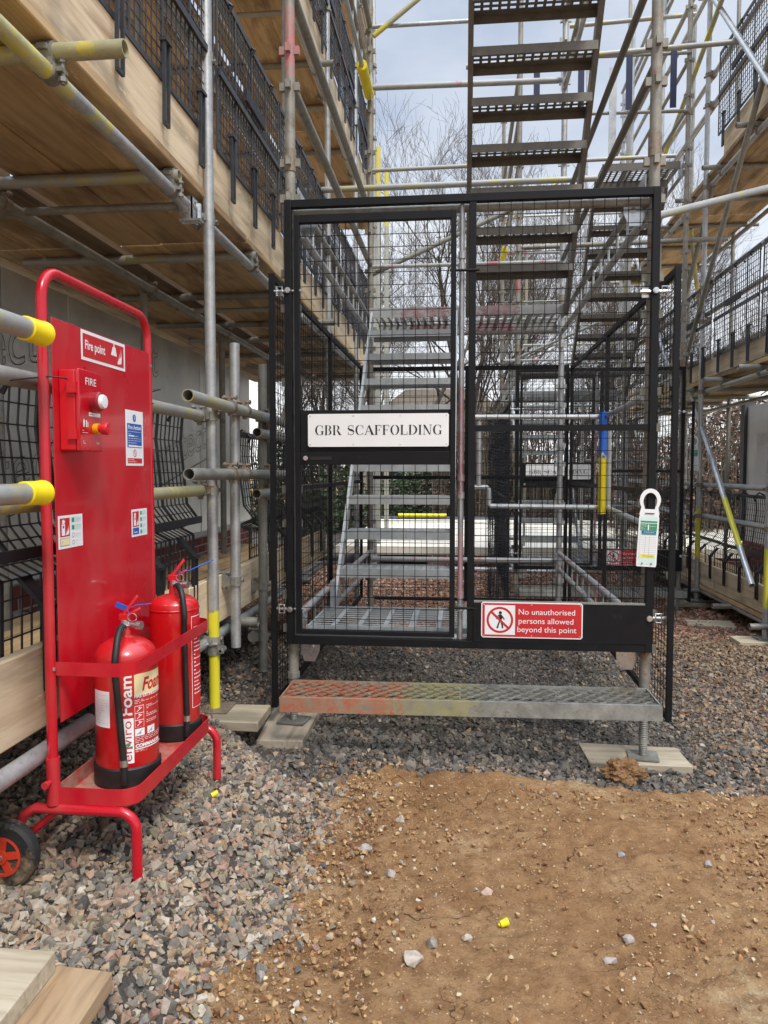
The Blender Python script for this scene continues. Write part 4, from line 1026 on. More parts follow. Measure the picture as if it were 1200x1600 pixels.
# brick guards ------------------------------------------------------------
def guard_mesh(width=1.12, bent=False, sign=1):
    """black plastic guard: local x outward, y along, z down from 0"""
    b = MB()
    prof = [(0, 0), (0, -.40), (0, -.45), (0, -.75)] if not bent else [(0, 0), (.02, -.46), (.10, -.56), (.02, -.60), (.05, -.64), (.06, -1.0)]
    if bent: prof = [(.0, 0), (-.01, -.12), (.02, -.40), (.075, -.47), (-.01, -.51), (.05, -.54), (.045, -.80)]
    P_ = [Vector((x*sign, 0, z)) for x, z in prof]
    def along(y, w, h):
        for i in range(len(P_)-1):
            a, c = P_[i].copy(), P_[i+1].copy(); a.y = c.y = y; b.beam(a, c, w, h, 0, (1, 0, 0) if abs((c-a).normalized().x) < .8 else (0, 0, 1))
    n = int(width/.046)
    for i in range(n+1):
        y = width*i/n; thick = (i % 6 == 0)
        along(y, .015 if thick else .004, .008 if thick else .005)
    L = 0
    for i in range(len(P_)-1):
        a, c = P_[i], P_[i+1]; seg = (c-a).length; m = max(1, round(seg/.05))
        for k in range(m):
            p = a.lerp(c, k/m); b.beam(p, p+Vector((0, width, 0)), .004, .004)
    b.beam(P_[0], P_[0]+Vector((0, width, 0)), .010, .03); b.beam(P_[-1], P_[-1]+Vector((0, width, 0)), .010, .02)
    if not bent: b.beam(P_[1]+Vector((sign*.01, 0, 0)), P_[1]+Vector((sign*.01, width, 0)), .014, .030)
    else: b.beam(P_[3]+Vector((sign*.01, 0, 0)), P_[3]+Vector((sign*.01, width, 0)), .012, .03)
    # corrugated block on the shelf and the straps
    ZS, ZE, XS = (.62, .92, .018) if not bent else (.62, .84, .122)
    if bent:
        for q in (.16, .5, .84): b.beam((sign*.05, width*q, -.54), (sign*XS, width*q, -.62), .05, .012)
    for q in (.16, .5, .84):
        y = width*q
        b.beam((sign*XS, y-.02, -ZS), (sign*XS, y-.02, -ZE), .010, .012, 0, (1, 0, 0)); b.beam((sign*XS, y+.02, -ZS), (sign*XS, y+.02, -ZE), .010, .012, 0, (1, 0, 0))
        b.beam((sign*XS, y-.024, -ZE), (sign*XS, y+.024, -ZE), .012, .012); b.beam((sign*(XS-.018), y, -ZS), (sign*(XS+.012), y, -ZS), .06, .012)
        for zz in (-.04,): b.path([(sign*.0, y, zz), (sign*.02, y, zz+.03), (-sign*.03, y, zz+.075), (-sign*.075, y, zz+.05)], .008, 6)
    if not bent:
        for k in range(16): b.beam((sign*.012, width*.35+k*.022, -.32), (sign*.03, width*.35+k*.022, -.32), .012, .055)
    me = bpy.data.meshes.new('brick_guard'); me.from_pydata(b.v, [], b.f); me.materials.append(plastg if not bent else plast); return me
GM = {(False, 1): guard_mesh(), (True, 1): guard_mesh(bent=True), (False, -1): guard_mesh(sign=-1), (True, -1): guard_mesh(bent=True, sign=-1)}
def guard(loc, bent, sign, label):
    o = bpy.data.objects.new('brick_guard', GM[(bent, sign)]); C.objects.link(o); o.location = loc
    o.rotation_euler = (random.uniform(-.006, .006), random.uniform(-.02, .02), random.uniform(-.01, .01))
    tag(o, label, 'brick guard', 'black plastic brick guards on the scaffolds')
for i, y in enumerate([1.05, 2.24, 3.43, 4.62, 5.81, 7.0, 8.2]):
    guard((-1.121, y, 3.47), False, 1, 'dark plastic guard on the first lift of the left scaffold, %s from the camera' % ORD[i])
for i, y in enumerate([3.43, 4.62, 5.81, 7.0, 8.2]):
    guard((-1.121, y, 5.45), False, 1, 'dark plastic guard on the second lift of the left scaffold, %s from the camera' % ORD[i])
guard((-1.24, .98, 1.50), True, 1, 'bent black guard at the left edge of the picture beside the fire point board')
guard((-1.24, 2.16, 1.50), True, 1, 'bent black guard behind the red fire point board on the low platform')
guard((-1.24, 4.1, 1.45), True, 1, 'bent black guard behind the short upright poles beside the gate')
guard((-1.24, 5.3, 1.45), True, 1, 'bent black guard on the low left platform beyond the gate corner')

# ================================================================= RIGHT SCAFFOLD
rs = thing('scaffold', (2.9, 7, -.15), 'boarded tube scaffold along the pale wall on the right', 'scaffold', 'scaffolds beside the walls')
RX, RI = 2.44, 3.35
RL = [2.14, 4.20, 6.20]
for i, y in enumerate((6.25, 8.03, 9.8, 11.6)):
    o = pole(rs, 'upright_pole', (RX, y, -.10), (RX, y, 8), tubem('rpole%d' % i, G1, G2, bands=((2, .15 if i == 0 else .35, .62 if i == 0 else .85, (.6, .55, .06)),))if i < 2 else galv)
    for z in (.78, 1.10, 2.05, 2.76, 3.1, 4.1, 4.9, 5.2): coupler(o, (RX, y, z), 'Z', 'Y', side=-1)
    MB().box(RX-.075, RX+.075, y-.075, y+.075, -.106, -.10).build('base_plate', galvd, o)
    pole(rs, 'upright_pole', (RI, y+.1, -.2), (RI, y+.1, 8), galvd)
board('sole_board', [(2.2, 6.12), (2.68, 6.12), (2.70, 6.36), (2.2, 6.36)], -.150, .04, woodg, 'pale timber board under the nearest pole of the right scaffold', group=SG)
board('sole_board', [(2.05, 6.95), (2.45, 6.9), (2.5, 7.2), (2.1, 7.22)], -.19, .04, woodg, 'loose timber board lying beside the low rail of the right scaffold', group=SG)
board('sole_board', [(2.2, 7.92), (2.66, 7.92), (2.66, 8.14), (2.2, 8.14)], -.160, .04, woodg, 'timber board under the second pole of the right scaffold', group=SG)
for iz, (z, y0) in enumerate(((.03, 5.9), (RL[0], 5.4), (RL[1], 5.6), (RL[2], 6.6))):
    for j in range(4):
        x = 2.46+j*.23
        for ya, yb in (((y0, 9.2), (9.22, 12.5)) if iz < 3 else ((y0, 8.5),)): MB().box(x, x+.225, ya, yb, z+.001*j, z+.036+.001*j).build('deck_board', wood, rs)
    pole(rs, 'ledger', (RX+.05, y0-.2, z-.085 if iz else .0), (RX+.05, 12.5, z-.085 if iz else .0), galvy if iz == 1 else galv); pole(rs, 'ledger', (RI, y0-.2, z-.085), (RI, 12.5, z-.085), galvd)
    for y in np.arange(y0+.3, 12.4 if iz < 3 else 8.5, .9):
        o = pole(rs, 'transom', (2.30, y, z-.028), (3.5, y, z-.028), galvd if iz != 1 else galvy); 
        if iz: coupler(o, (RX+.05, y, z-.028), 'X', 'Y', side=-1)
    ye = (12.5, 12.5, 7.7, 5.0)[iz]
    ya = 5.5 if iz else 6.0
    for k, (p, q) in enumerate(((ya, min(7.6, ye)), (7.62, ye))):
        if q > p+.2: toeb(rs, RX+.045, p, q, z+.045, z+.270, woodl)
    for zz in ((z+.70, z+1.0) if iz else (.78, 1.10)): pole(rs, 'guard_rail', (RX+.052, 5.3 if iz else 5.6, zz), (RX+.052, 12.5, zz), galv)
b = MB(); b.box(RX+.022, RX+.024, 6.36, 6.40, 2.19, 2.41); b.box(RX+.020, RX+.022, 5.9, 6.4, 2.405, 2.412); b.build('board_end_band', yelp, rs)
pole(rs, 'brace', (2.40, 6.15, 4.75), (2.40, 8.75, 2.13), galvd)
pole(rs, 'brace', (2.50, 8.62, 2.13), (2.31, 6.2, .33), bracey)
pole(rs, 'tie_tube', (1.15, 4.95, 2.83), (2.45, 6.0, 3.40), galvy)
pole(rs, 'tie_tube', (.55, 7.9, 3.52), (2.62, 7.9, 3.55), galvd)
pole(rs, 'tie_tube', (.02, 7.1, 4.93), (2.45, 7.1, 5.02), galvy)
pole(rs, 'tie_tube', (2.35, 8.2, 3.75), (2.9, 9.6, 3.0), galvyy, .022)
pole(rs, 'tie_tube', (2.36, 5.2, 6.3), (2.36, 9.5, 4.9), galvyy)
for (a, c, mt, r_) in (((2.40, 8.9, 2.2), (2.40, 11.4, 4.7), galv, TR), ((2.50, 9.8, 2.2), (2.50, 8.0, 4.1), galvd, TR), ((2.38, 6.3, 4.25), (2.38, 8.8, 6.9), galv, TR), ((1.9, 10.9, 2.76), (3.6, 10.9, 2.76), galv, .02),
                       ((.9, 11.4, 3.1), (3.2, 11.4, 3.1), galvy, .02), ((.9, 11.4, 2.2), (3.2, 11.4, 2.2), galv, .02), ((2.3, 7.9, 6.0), (2.3, 12, 6.0), galvy, TR), ((1.2, 9.0, 6.3), (2.6, 9.0, 6.35), galvy, TR), ((2.52, 6.0, 7.1), (2.52, 12, 7.1), galv, TR)):
    pole(rs, 'brace', a, c, mt, r_)
for x_, y_, mt in ((1.75, 11.2, galv), (1.95, 9.4, galvy), (2.25, 10.6, galv), (.95, 11.5, galvy)):
    pole(rs, 'far_pole', (x_, y_, -.22), (x_, y_, 7.2 if x_ > 1 else 5.6), mt, .02)
for i, y in enumerate([5.35, 6.55, 7.75, 8.95]):
    guard((RX-.005, y, 3.10), False, -1, 'dark plastic guard on the first lift of the right scaffold, %s from the camera' % ORD[i])
for i, y in enumerate([5.35, 6.52]):
    guard((RX-.005, y, 5.2), False, -1, 'dark plastic guard on the second lift of the right scaffold, %s from the camera' % ORD[i])
for i, y in enumerate([6.3, 7.5, 8.7]):
    guard((RX+.13, y, 1.02), True, -1, 'bent black guard on the low platform of the right scaffold, %s from the camera' % ORD[i])

# ================================================================= HOUSES UNDER CONSTRUCTION
hw = thing('house_wall', (-2.5, 5, 0), 'foil-wrapped wall on a red brick base behind the left scaffold', 'wall')
MB().box(-2.9, -2.5, .2, 8.7, .66, 2.36).build('foil_wrap', foil, hw)
MB().box(-2.94, -2.505, .2, 8.75, -.3, .61).build('brick_base', brick, hw)
MB().box(-2.93, -2.488, .2, 8.72, .61, .66).build('damp_strip', dpc, hw)
b = MB()
for y in (2.2, 3.4, 4.6, 5.8, 7.0, 8.2): b.box(-2.501, -2.494, y, y+.10, .66, 2.36)
b.build('foil_seam_tape', foil, hw)
b = MB()
for (y0, z0, s, tx) in ((3.0, 1.62, .42, 'protect'), (4.75, 1.75, .42, 'protect'), (3.2, .95, .42, 'protect'), (5.9, 1.2, .42, 'protect'), (4.5, 1.0, .34, 'protect')):
    vs_, fs, x0, x1, ya, yb = text2d(tx, 0, True)
    b.add([(-2.4925, y0+(a-x0)*s, z0+c*s+.22*(a-x0)*s) for a, c in vs_], fs)
    b.beam((-2.494, y0-.05, z0-.12), (-2.494, y0+1.3, z0+.17), .003, .008)
b.build('wrap_print', simple('dark_grey_print', (.10, .10, .10), .5), hw)
hr = thing('house_wall', (3.6, 7, 0), 'wall wrapped in pale membrane behind the right scaffold', 'wall')
MB().box(3.6, 3.95, 3, 9.95, .35, 2.05).build('membrane', whitewall, hr); MB().box(3.59, 3.96, 3, 10.0, -.3, .35).build('brick_base', brick, hr)
MB().box(3.56, 3.70, 9.95, 10.08, .35, 2.1).build('corner_post', sheet, hr)
b = MB(); vs_, fs, x0, x1, ya, yb = text2d('protect', 0, True); b.add([(3.592, 9.6-(a-x0)*.3, 1.55+c*.3) for a, c in vs_], fs); b.build('wrap_print', greyp, hr)
# floor slab of the next plot
fl = thing('floor_slab', (1, 13, 0), 'pale block floor on a red brick plinth beyond the stair towers', 'floor slab')
MB().box(-1.9, 5.2, 11.2, 17.5, -.02, .10).build('slab_top', creamslab, fl); MB().box(-.5, 5.15, 11.28, 17.4, -.5, -.02).build('brick_plinth', brick, fl)
b = MB(); rr = random.Random(5)
for k in range(9): b.box(-1.2+k*.35, -1.2+k*.35+.33, 10.9, 11.15, -.24, -.20+rr.uniform(0, .02))
tag(b.build('paving_slabs', dpc), 'row of pale slabs laid on the ground before the floor slab', 'slabs')
tp = MB().tube((-1.5, 17.8, .17), (-.35, 17.8, .17), .05, 12).build('yellow_pipe', foam); tag(tp, 'long yellow pipe lying beyond the pale floor slab', 'pipe')
b = MB(); b.box(-2.2, 1.5, 17.9, 18.3, -.2, .13); tag(b.build('covered_stack', sheet, bevel=.05), 'low stack under a dark sheet below the yellow pipe', 'stack')
# yellow posts behind
for i, (x, y, h) in enumerate(((-1.29, 11.6, 6.15), (-1.30, 13.0, 6.35))):
    p = MB().tube((x, y, -.2), (x, y, h), .04, 10, hollow=True).build('marker_pole', tubem('marker_pole_steel%d' % i, (.35, .35, .30), (.48, .47, .38), bands=((2, 5.4, 9, (.6, .52, .08)),))); tag(p, ['taller', 'shorter'][i]+' of the two thin yellow poles behind the left end of the near stair tower', 'pole', 'yellow poles behind the tower')
# bungalow
hs = thing('house', (-1.5, 28, 0), 'distant brown-roofed house with pale walls seen between the stair treads', 'house')
MB().box(-3.4, 1.8, 26, 33, -.3, 2.4).build('wall', render_, hs)
b = MB(); b.add([(-4.0, 25.6, 2.4), (2.2, 25.6, 2.4), (2.2, 33.4, 2.4), (-4.0, 33.4, 2.4), (-2.2, 29.5, 4.4), (.6, 29.5, 4.4)], [(0, 1, 5, 4), (1, 2, 5), (2, 3, 4, 5), (3, 0, 4), (3, 2, 1, 0)]); b.build('roof', roofm, hs)
for x in (-2.4, -.6, 1.0):
    w_ = MB().box(x-.5, x+.5, 25.96, 26.02, .9, 2.0).build('window', whitep, hs); MB().box(x-.44, x+.44, 25.94, 25.958, .96, 1.94).build('pane', glassd, w_)

# ================================================================= TREES
def tree_mesh(seed, h=11, dense=1.0, trunk_r=.16, spread=.55, n1=9):
    rr = random.Random(seed); b = MB(); t = MB()
    def branch(p, d, length, r, lvl, tgt):
        n = 5 if lvl < 2 else 4; pts = [p.copy()]; rs_ = [r]; q = p.copy(); dd = d.copy()
        for i in range(n):
            dd = (dd+Vector((rr.gauss(0, .16), rr.gauss(0, .16), rr.gauss(.06, .10)))).normalized(); q = q+dd*(length/n); pts.append(q.copy()); rs_.append(max(.0035, r*(1-.72*(i+1)/n)))
        tgt.path(pts, rs_, 6 if lvl == 0 else (4 if lvl < 3 else 3))
        if lvl >= 4: return
        cnt = {0: n1, 1: 7, 2: 6, 3: 4}[lvl]
        for k in range(int(cnt*dense) if lvl else cnt):
            f = rr.uniform(.28 if lvl == 0 else .15, 1); i = min(n-1, int(f*n)); s = pts[i].lerp(pts[i+1], f*n-i)
            ax = (pts[i+1]-pts[i]).normalized(); u, v = perp(ax); a = rr.uniform(0, 6.28); sp_ = rr.uniform(.35, .8)*(1 if lvl else spread/.55)
            nd_ = (ax*math.cos(sp_)+(u*math.cos(a)+v*math.sin(a))*math.sin(sp_)+Vector((0, 0, .18))).normalized()
            branch(s, nd_, length*rr.uniform(.38, .62)*(1 if lvl else (1.15-f*.5)), max(.004, rs_[i]*rr.uniform(.4, .6)), lvl+1, b)
    branch(Vector((0, 0, 0)), Vector((rr.gauss(0, .06), rr.gauss(0, .06), 1)).normalized(), h*.75, trunk_r, 0, t)
    out = []
    for m_, nm, mt in ((t, 'trunk', bark), (b, 'crown', twigm)):
        me = bpy.data.meshes.new(nm); me.from_pydata([tuple(v) for v in m_.v], [], m_.f); me.materials.append(mt); me.shade_smooth(); out.append(me)
    return out
TM = [tree_mesh(11, 11.5, trunk_r=.11), tree_mesh(23, 10.5, trunk_r=.09, n1=11), tree_mesh(37, 12, trunk_r=.13, spread=.7), tree_mesh(51, 9.5, trunk_r=.07, n1=14, spread=.45)]
TS = [(-4.6, 24, 0, .95), (-3.2, 21.5, 1, .88), (-1.9, 23, 2, .90), (-.7, 20.8, 3, .95), (.5, 22.5, 0, .92), (1.6, 21, 1, .90), (2.7, 24, 2, .85), (3.5, 19.5, 3, .80), (4.6, 22, 0, .78), (5.9, 20, 1, .72), (7.2, 22, 2, .65), (-6.4, 22, 3, .8), (8.8, 19, 0, .6), (.1, 27, 2, 1.0), (2.2, 18.2, 3, .62), (-2.6, 19, 1, .66)]
TS += [(-2.3, 25.5, 3, 1.1)]
TS.sort()
for i, (x, y, k, s) in enumerate(TS):
    name = 'bare_tree'
    lab = 'leafless tree beyond the site, %s from the left along the tree line' % (ORD+['eleventh', 'twelfth', 'thirteenth', 'fourteenth', 'fifteenth', 'sixteenth', 'seventeenth', 'eighteenth', 'nineteenth', 'twentieth', 'twenty-first', 'twenty-second'])[i].replace('nearest', 'first')
    r = thing(name, (x, y, -.25), lab, 'tree', 'leafless trees behind the site'); r.rotation_euler = (0, 0, i*1.9); r.scale = (s, s, s)
    for me in TM[k]:
        o = bpy.data.objects.new(me.name.split('.')[0], me); C.objects.link(o); o.parent = r
def bush(name, loc, sx, sy, sz, n, mat, label, cat, size=.05, stems=60):
    rr = random.Random(n); b = MB(); root = thing(name, loc, label, cat)
    for _ in range(n):
        while True:
            p = Vector((rr.uniform(-1, 1), rr.uniform(-1, 1), rr.uniform(0, 1)))
            if p.x*p.x+p.y*p.y+(p.z*.98)**2*.9 < 1+.25*noise.noise(p*3): break
        c = Vector(loc)+Vector((p.x*sx, p.y*sy, p.z*sz)); d = Vector((rr.gauss(0, 1), rr.gauss(0, 1), rr.gauss(0, 1))).normalized(); u, v = perp(d); s = size*rr.uniform(.6, 1.5)
        b.add([c-u*s, c+v*s*.5, c+u*s, c-v*s*.5], [(0, 1, 2, 3)])
    b.build('leaves', mat, root); b = MB()
    for _ in range(stems):
        x, y = rr.uniform(-.8, .8)*sx, rr.uniform(-.8, .8)*sy; c = Vector(loc)+Vector((x, y, 0)); b.path([c, c+Vector((rr.gauss(0, .1), rr.gauss(0, .1), sz*.6)), c+Vector((rr.gauss(0, .3), rr.gauss(0, .3), sz*1.0))], [.015, .01, .004], 3)
    b.build('stems', twigm, root)
bush('hedge', (.9, 21, -.3), 4.0, .9, 1.75, 20000, leafm, 'dense dark evergreen hedge behind the pale floor slab', 'hedge', .055)
bush('shrub', (5.8, 16, -.3), 1.7, 1.2, 3.0, 9000, brushm, 'brown leafy brushwood thicket seen under the right scaffold', 'shrub', .05, 260)
bush('shrub', (3.9, 15.2, -.3), 1.2, 1.0, 2.2, 3500, brushm, 'low brown thicket behind the farther stair tower', 'shrub', .05, 200)
bush('shrub', (2.0, 19.3, -.3), 3.4, .8, 3.3, 5200, brushm, 'loose brown brushwood rising behind the pale floor slab', 'shrub', .04, 420)
bush('shrub', (-3.6, 17.5, -.3), 1.6, 1.0, 2.6, 5000, leafm, 'dark green shrub beyond the end of the left scaffold', 'shrub', .06, 120)

# ================================================================= FIRE POINT
FX = -1.06
fp = thing('fire_point_stand', (FX, 2.13, .18), 'red fire point trolley with back board, tray and wheels on the gravel', 'fire point')
def arcpts(c, r, a0, a1, n, u, v):
    c, u, v = Vector(c), Vector(u), Vector(v); return [c+u*(r*math.cos(R(a0+(a1-a0)*i/n)))+v*(r*math.sin(R(a0+(a1-a0)*i/n))) for i in range(n+1)]
Y0, Y1, ZT, ZB = 1.822, 2.465, 1.762, .385
rc = .075
pts = [(FX, Y0, ZB)]+arcpts((FX, Y0+rc, ZT-rc), rc, 180, 90, 8, (0, 1, 0), (0, 0, 1))+arcpts((FX, Y1-rc, ZT-rc), rc, 90, 0, 8, (0, 1, 0), (0, 0, 1))+[(FX, Y1, ZB)]
MB().path(pts, .0135, 14).build('hoop_frame', redm, fp)
for y in (Y0, Y1):
    b = MB(); b.tube((FX, y, .375), (FX, y, .50), .0175, 16); b.tube((FX+.0, y-.035, .44), (FX, y, .44), .006, 8); b.tube((FX, y-.042, .44), (FX, y-.034, .44), .010, 8)
    b.build('frame_sleeve', redm, fp)
for y in (Y0, Y1):
    b = MB(); rl = .05
    pts = [(-1.165, y, .262)]+[(-1.16, y, .31)]+[(-1.14, y, .345), (-1.11, y, .362)]+[(-.835-rl, y, .362)]+arcpts((-.835-rl, y, .362-rl), rl, 90, 0, 7, (1, 0, 0), (0, 0, 1))+[(-.835, y, .185)]
    b.path(pts, .0135, 12); b.build('leg', redm, fp)
MB().tube((-1.165, Y0, .26), (-1.165, Y1, .26), .010, 10).build('axle', redm, fp)
for y, s in ((Y0, -1), (Y1, 1)):
    yc = y+s*.03-.02; b = MB(); WX = -1.165
    b.lathe([(.044, -.018), (.080, -.020), (.088, -.012), (.090, 0), (.088, .012), (.080, .020), (.044, .018)], (WX, yc, .262), 32, axis='Y')
    w_ = b.build('wheel', tyre, fp)
    h = MB(); h.lathe([(.050, -.012), (.052, -.021), (.046, -.0215), (.040, -.010)], (WX, yc, .262), 28, axis='Y'); h.lathe([(.018, -.026), (.018, .02)], (WX, yc, .262), 16, axis='Y')
    for k in range(5):
        a = R(k*72+10); h.beam((WX+.014*math.cos(a), yc-.017, .262+.014*math.sin(a)), (WX+.046*math.cos(a), yc-.017, .262+.046*math.sin(a)), .019, .010, 0, (0, 1, 0))
    h.build('rim', simple('red_wheel_plastic%d' % (s+1), (.62, .05, .02), .4), w_)
    b = MB(); b.tube((WX, yc-.03, .262), (WX, yc-.02, .262), .007, 10); b.build('axle_bolt', zinc, w_)
# board
MB().box(FX+.011, FX+.014, 1.842, 2.445, .585, 1.642).build('back_board', red, fp, bevel=.0008)
BXF = FX+.014
# tray and bands
def band(z0, z1, name, y0=Y0-.0, y1=Y1-.03, xf=-.838, t=.0025, rcx=.05, mat=redm):
    pts = [(FX+.004, y0)]+[(xf-rcx+rcx*math.sin(R(a)), y0+rcx-rcx*math.cos(R(a))) for a in range(0, 91, 15)]+[(xf-rcx+rcx*math.cos(R(a)), y1-rcx+rcx*math.sin(R(a))) for a in range(0, 91, 15)]+[(FX+.004, y1)]
    b = MB(); n = len(pts); ins = []
    for i, (x, y) in enumerate(pts):
        p0 = Vector(pts[max(0, i-1)]); p1 = Vector(pts[min(n-1, i+1)]); d = (p1-p0).normalized(); ins.append((x-d.y*t, y+d.x*t))
    vs_ = [(x, y, z) for z in (z0, z1) for x, y in pts]+[(x, y, z) for z in (z0, z1) for x, y in ins]
    fs = []
    for i in range(n-1):
        fs += [(i, i+1, n+i+1, n+i), (2*n+i+1, 2*n+i, 3*n+i, 3*n+i+1), (n+i, n+i+1, 3*n+i+1, 3*n+i), (i+1, i, 2*n+i, 2*n+i+1)]
    b.add(vs_, fs); o = b.build(name, mat, fp); return pts, o
pts, _ = band(.717, .752, 'retaining_band')
pts, tr_ = band(.376, .420, 'tray_rim')
b = MB(); b.add([(x, y, .378) for x, y in pts]+[(x, y, .374) for x, y in pts], [tuple(range(len(pts))), tuple(range(2*len(pts)-1, len(pts)-1, -1))]); b.box(FX+.003, FX+.006, Y0, Y1-.03, .376, .42); b.build('tray', traym, fp)
b = MB()
for y, z in ((Y0, .735), (Y0, 1.57), (Y1, 1.60)): b.tube((FX+.012, y-.006, z), (FX+.017, y-.006, z), .005, 8)
b.build('frame_screw', zinc, fp)
# stickers
def yz(y0, z0): return plane_fn((BXF+.0006, y0, z0), (0, 1, 0), (0, 0, 1), .0005)
def fl_icon(pr, x, y, s, m, L):
    for k, (dx, dy, h) in enumerate(((0, 0, .5), (.18, .02, .75), (.38, .05, 1.0))):
        pr.poly([(x+(dx-.08)*s, y+dy*s), (x+(dx+.10)*s, y+(dy+.0)*s), (x+(dx+.16)*s, y+(dy+h*.45)*s), (x+(dx+.06)*s, y+(dy+h)*s), (x+(dx+.05)*s, y+(dy+h*.5)*s), (x+(dx-.04)*s, y+(dy+h*.4)*s)], m, L)
pm = [whitep, redp, blackp]
pr = Print(yz(1.988, 1.556), pm); w_, h_ = .272, .083
pr.rect(0, 0, w_, h_, whitep, 1); pr.rect(.010, .009, w_-.010, h_-.009, redp, 2)
pr.text('Fire point', .022, .032, .026, whitep, 3, w=.118, bold=.02)
bx = .198
pr.poly([(bx-.022, .038), (bx+.018, .038), (bx+.013, .050), (bx+.009, .062), (bx, .068), (bx-.010, .062), (bx-.016, .050)], whitep, 3); pr.disc(bx-.001, .071, .004, whitep, 3)
fl_icon(pr, .222, .016, .046, whitep, 3.5)
pr.b.build('fire_point_sign', pm, fp)
pm = [whitep, bluep, redp, paleg]
pr = Print(yz(2.254, 1.264), pm); w_, h_ = .130, .176
pr.rect(0, 0, w_, h_, whitep, 1); pr.disc(w_/2, h_-.024, .012, bluep, 2); pr.rect(w_/2-.0018, h_-.030, w_/2+.0018, h_-.017, whitep, 3)
pr.rect(.012, .058, w_-.012, h_-.042, bluep, 2); pr.text('Fire Action', .018, h_-.060, .013, whitep, 3, w=.092, bold=.02)
pr.lines(.018, w_-.02, .062, h_-.064, 7, whitep, 3, .22, 8); pr.rect(.018, .060, w_-.014, .0645, whitep, 3.5); pr.rect(.02, .093, .06, .097, whitep, 3.5)
pr.ring(w_/2, .040, .012, .0098, redp, 2, n=24); pr.bar(w_/2-.008, .048, w_/2+.008, .032, .002, redp, 3)
pr.rect(.012, .008, w_-.012, .024, redp, 2); pr.lines(.016, w_-.02, .010, .022, 2, whitep, 3, .3, 9)
pr.b.build('fire_action_sign', pm, fp)
def ext_sign(y, z, w_, h_, blue):
    pm = [whitep, redp, paleg, greyp, bluep, creamp, greenp]
    pr = Print(yz(y, z), pm); pr.rect(0, 0, w_, h_, whitep, 1); pr.rect(.07*w_, .36*h_, .46*w_, .92*h_, redp, 2)
    pr.rrect(.13*w_, .40*h_, .26*w_, .74*h_, .01*w_, whitep, 3); pr.poly([(.15*w_, .75*h_), (.24*w_, .75*h_), (.27*w_, .82*h_), (.22*w_, .88*h_), (.15*w_, .86*h_)], whitep, 3); pr.disc(.195*w_, .66*h_, .03*w_, redp, 4)
    fl_icon(pr, .31*w_, .40*h_, .30*h_, whitep, 3)
    if blue: pr.rect(.07*w_, .08*h_, .46*w_, .32*h_, bluep, 2); pr.lines(.12*w_, .42*w_, .12*h_, .28*h_, 2, whitep, 3, .5, 4)
    else: pr.rect(.07*w_, .08*h_, .46*w_, .32*h_, greyp, 2); pr.rect(.085*w_, .10*h_, .445*w_, .30*h_, dpc if False else creamp, 3); pr.lines(.14*w_, .4*w_, .17*h_, .24*h_, 1, greyp, 4, .6, 4)
    for k in range(4):
        yb = (.07+.23*k)*h_; c_ = paleg; pr.rect(.52*w_, yb, .95*w_, yb+.18*h_, c_ if (blue or k > 1) else whitep, 2)
        if blue or k > 1: pr.rect(.54*w_, yb+.02*h_, .64*w_, yb+.15*h_, greenp, 3)
        else: pr.ring(.59*w_, yb+.085*h_, .05*w_, .035*w_, greyp, 3, n=16)
        pr.lines(.68*w_, .92*w_, yb+.02*h_, yb+.16*h_, 4, greyp, 3, .22, k+3)
    return pr.b.build('extinguisher_sign', pm, fp)
ext_sign(1.848, 1.042, .127, .088, False); ext_sign(2.285, 1.036, .118, .088, True)
# alarm unit
ab = MB(); AY0, AY1, AZ0, AZ1, AXF = 1.868, 1.992, 1.302, 1.512, -.990
ab.box(BXF, AXF-.012, AY0+.002, AY1-.002, AZ0, AZ1); al = ab.build('alarm_box', redx, fp, bevel=.003)
cvr = MB().box(AXF-.011, AXF, AY0, AY1, AZ0-.002, AZ1+.003).build('alarm_cover', red, al, bevel=.003)
b = MB()
for z in (1.345, 1.465): b.box(AXF-.030, AXF-.006, AY0-.008, AY0+.0015, z-.014, z+.014)
b.build('cover_latch', redx, al)
yc = (AY0+AY1)/2+.012
b = MB(); b.lathe([(.0265, 0), (.0265, .020), (.023, .024), (.021, .024)], (AXF, yc, 1.434), 28, axis='X'); b.build('button_collar', simple('dark_red_plastic', (.30, .01, .02), .35), al)
b = MB(); b.lathe([(.019, .015), (.019, .030), (.017, .034), (.004, .035)], (AXF, yc, 1.434), 24, axis='X'); b.build('white_button', whitep, al)
b = MB(); b.lathe([(.014, 0), (.015, .014)], (AXF, yc+.006, 1.362), 20, axis='X'); b.build('amber_ring', amber, al)
b = MB(); b.lathe([(.011, .014), (.011, .020), (.016, .023), (.017, .036), (.015, .040), (.003, .041)], (AXF, yc+.006, 1.362), 22, axis='X'); b.build('stop_button', redx, al)
pm = [whitep, blackp]
pr = Print(plane_fn((AXF+.0005, AY0, AZ0), (0, 1, 0), (0, 0, 1), .0005), pm)
pr.text('FIRE', .034, .174, .020, whitep, 1, w=.058); pr.rect(.048, .092, .112, .102, whitep, 1); pr.lines(.052, .108, .094, .100, 1, blackp, 2, .35, 3)
pr.poly([(.018, .062), (.024, .062), (.026, .078), (.021, .084), (.017, .076)], whitep, 1); pr.rect(.031, .062, .037, .080, whitep, 1); pr.rect(.040, .062, .044, .076, whitep, 1)
pr.lines(.012, .045, .044, .056, 2, whitep, 1, .2, 2); pr.text('C', .014, .018, .008, whitep, 1); pr.lines(.022, .040, .016, .022, 1, whitep, 1, .4, 2); pr.text('fire', .088, .018, .008, whitep, 1)
pr.b.build('alarm_lettering', pm, al)
b = MB(); b.path([(FX-.09, 1.80, 1.475), (FX-.03, 1.806, 1.482), (FX+.018, 1.818, 1.487), (-1.02, 1.85, 1.487), (AXF-.03, 1.864, 1.486)], .0022, 6); b.build('cable_tie', rubber, fp)
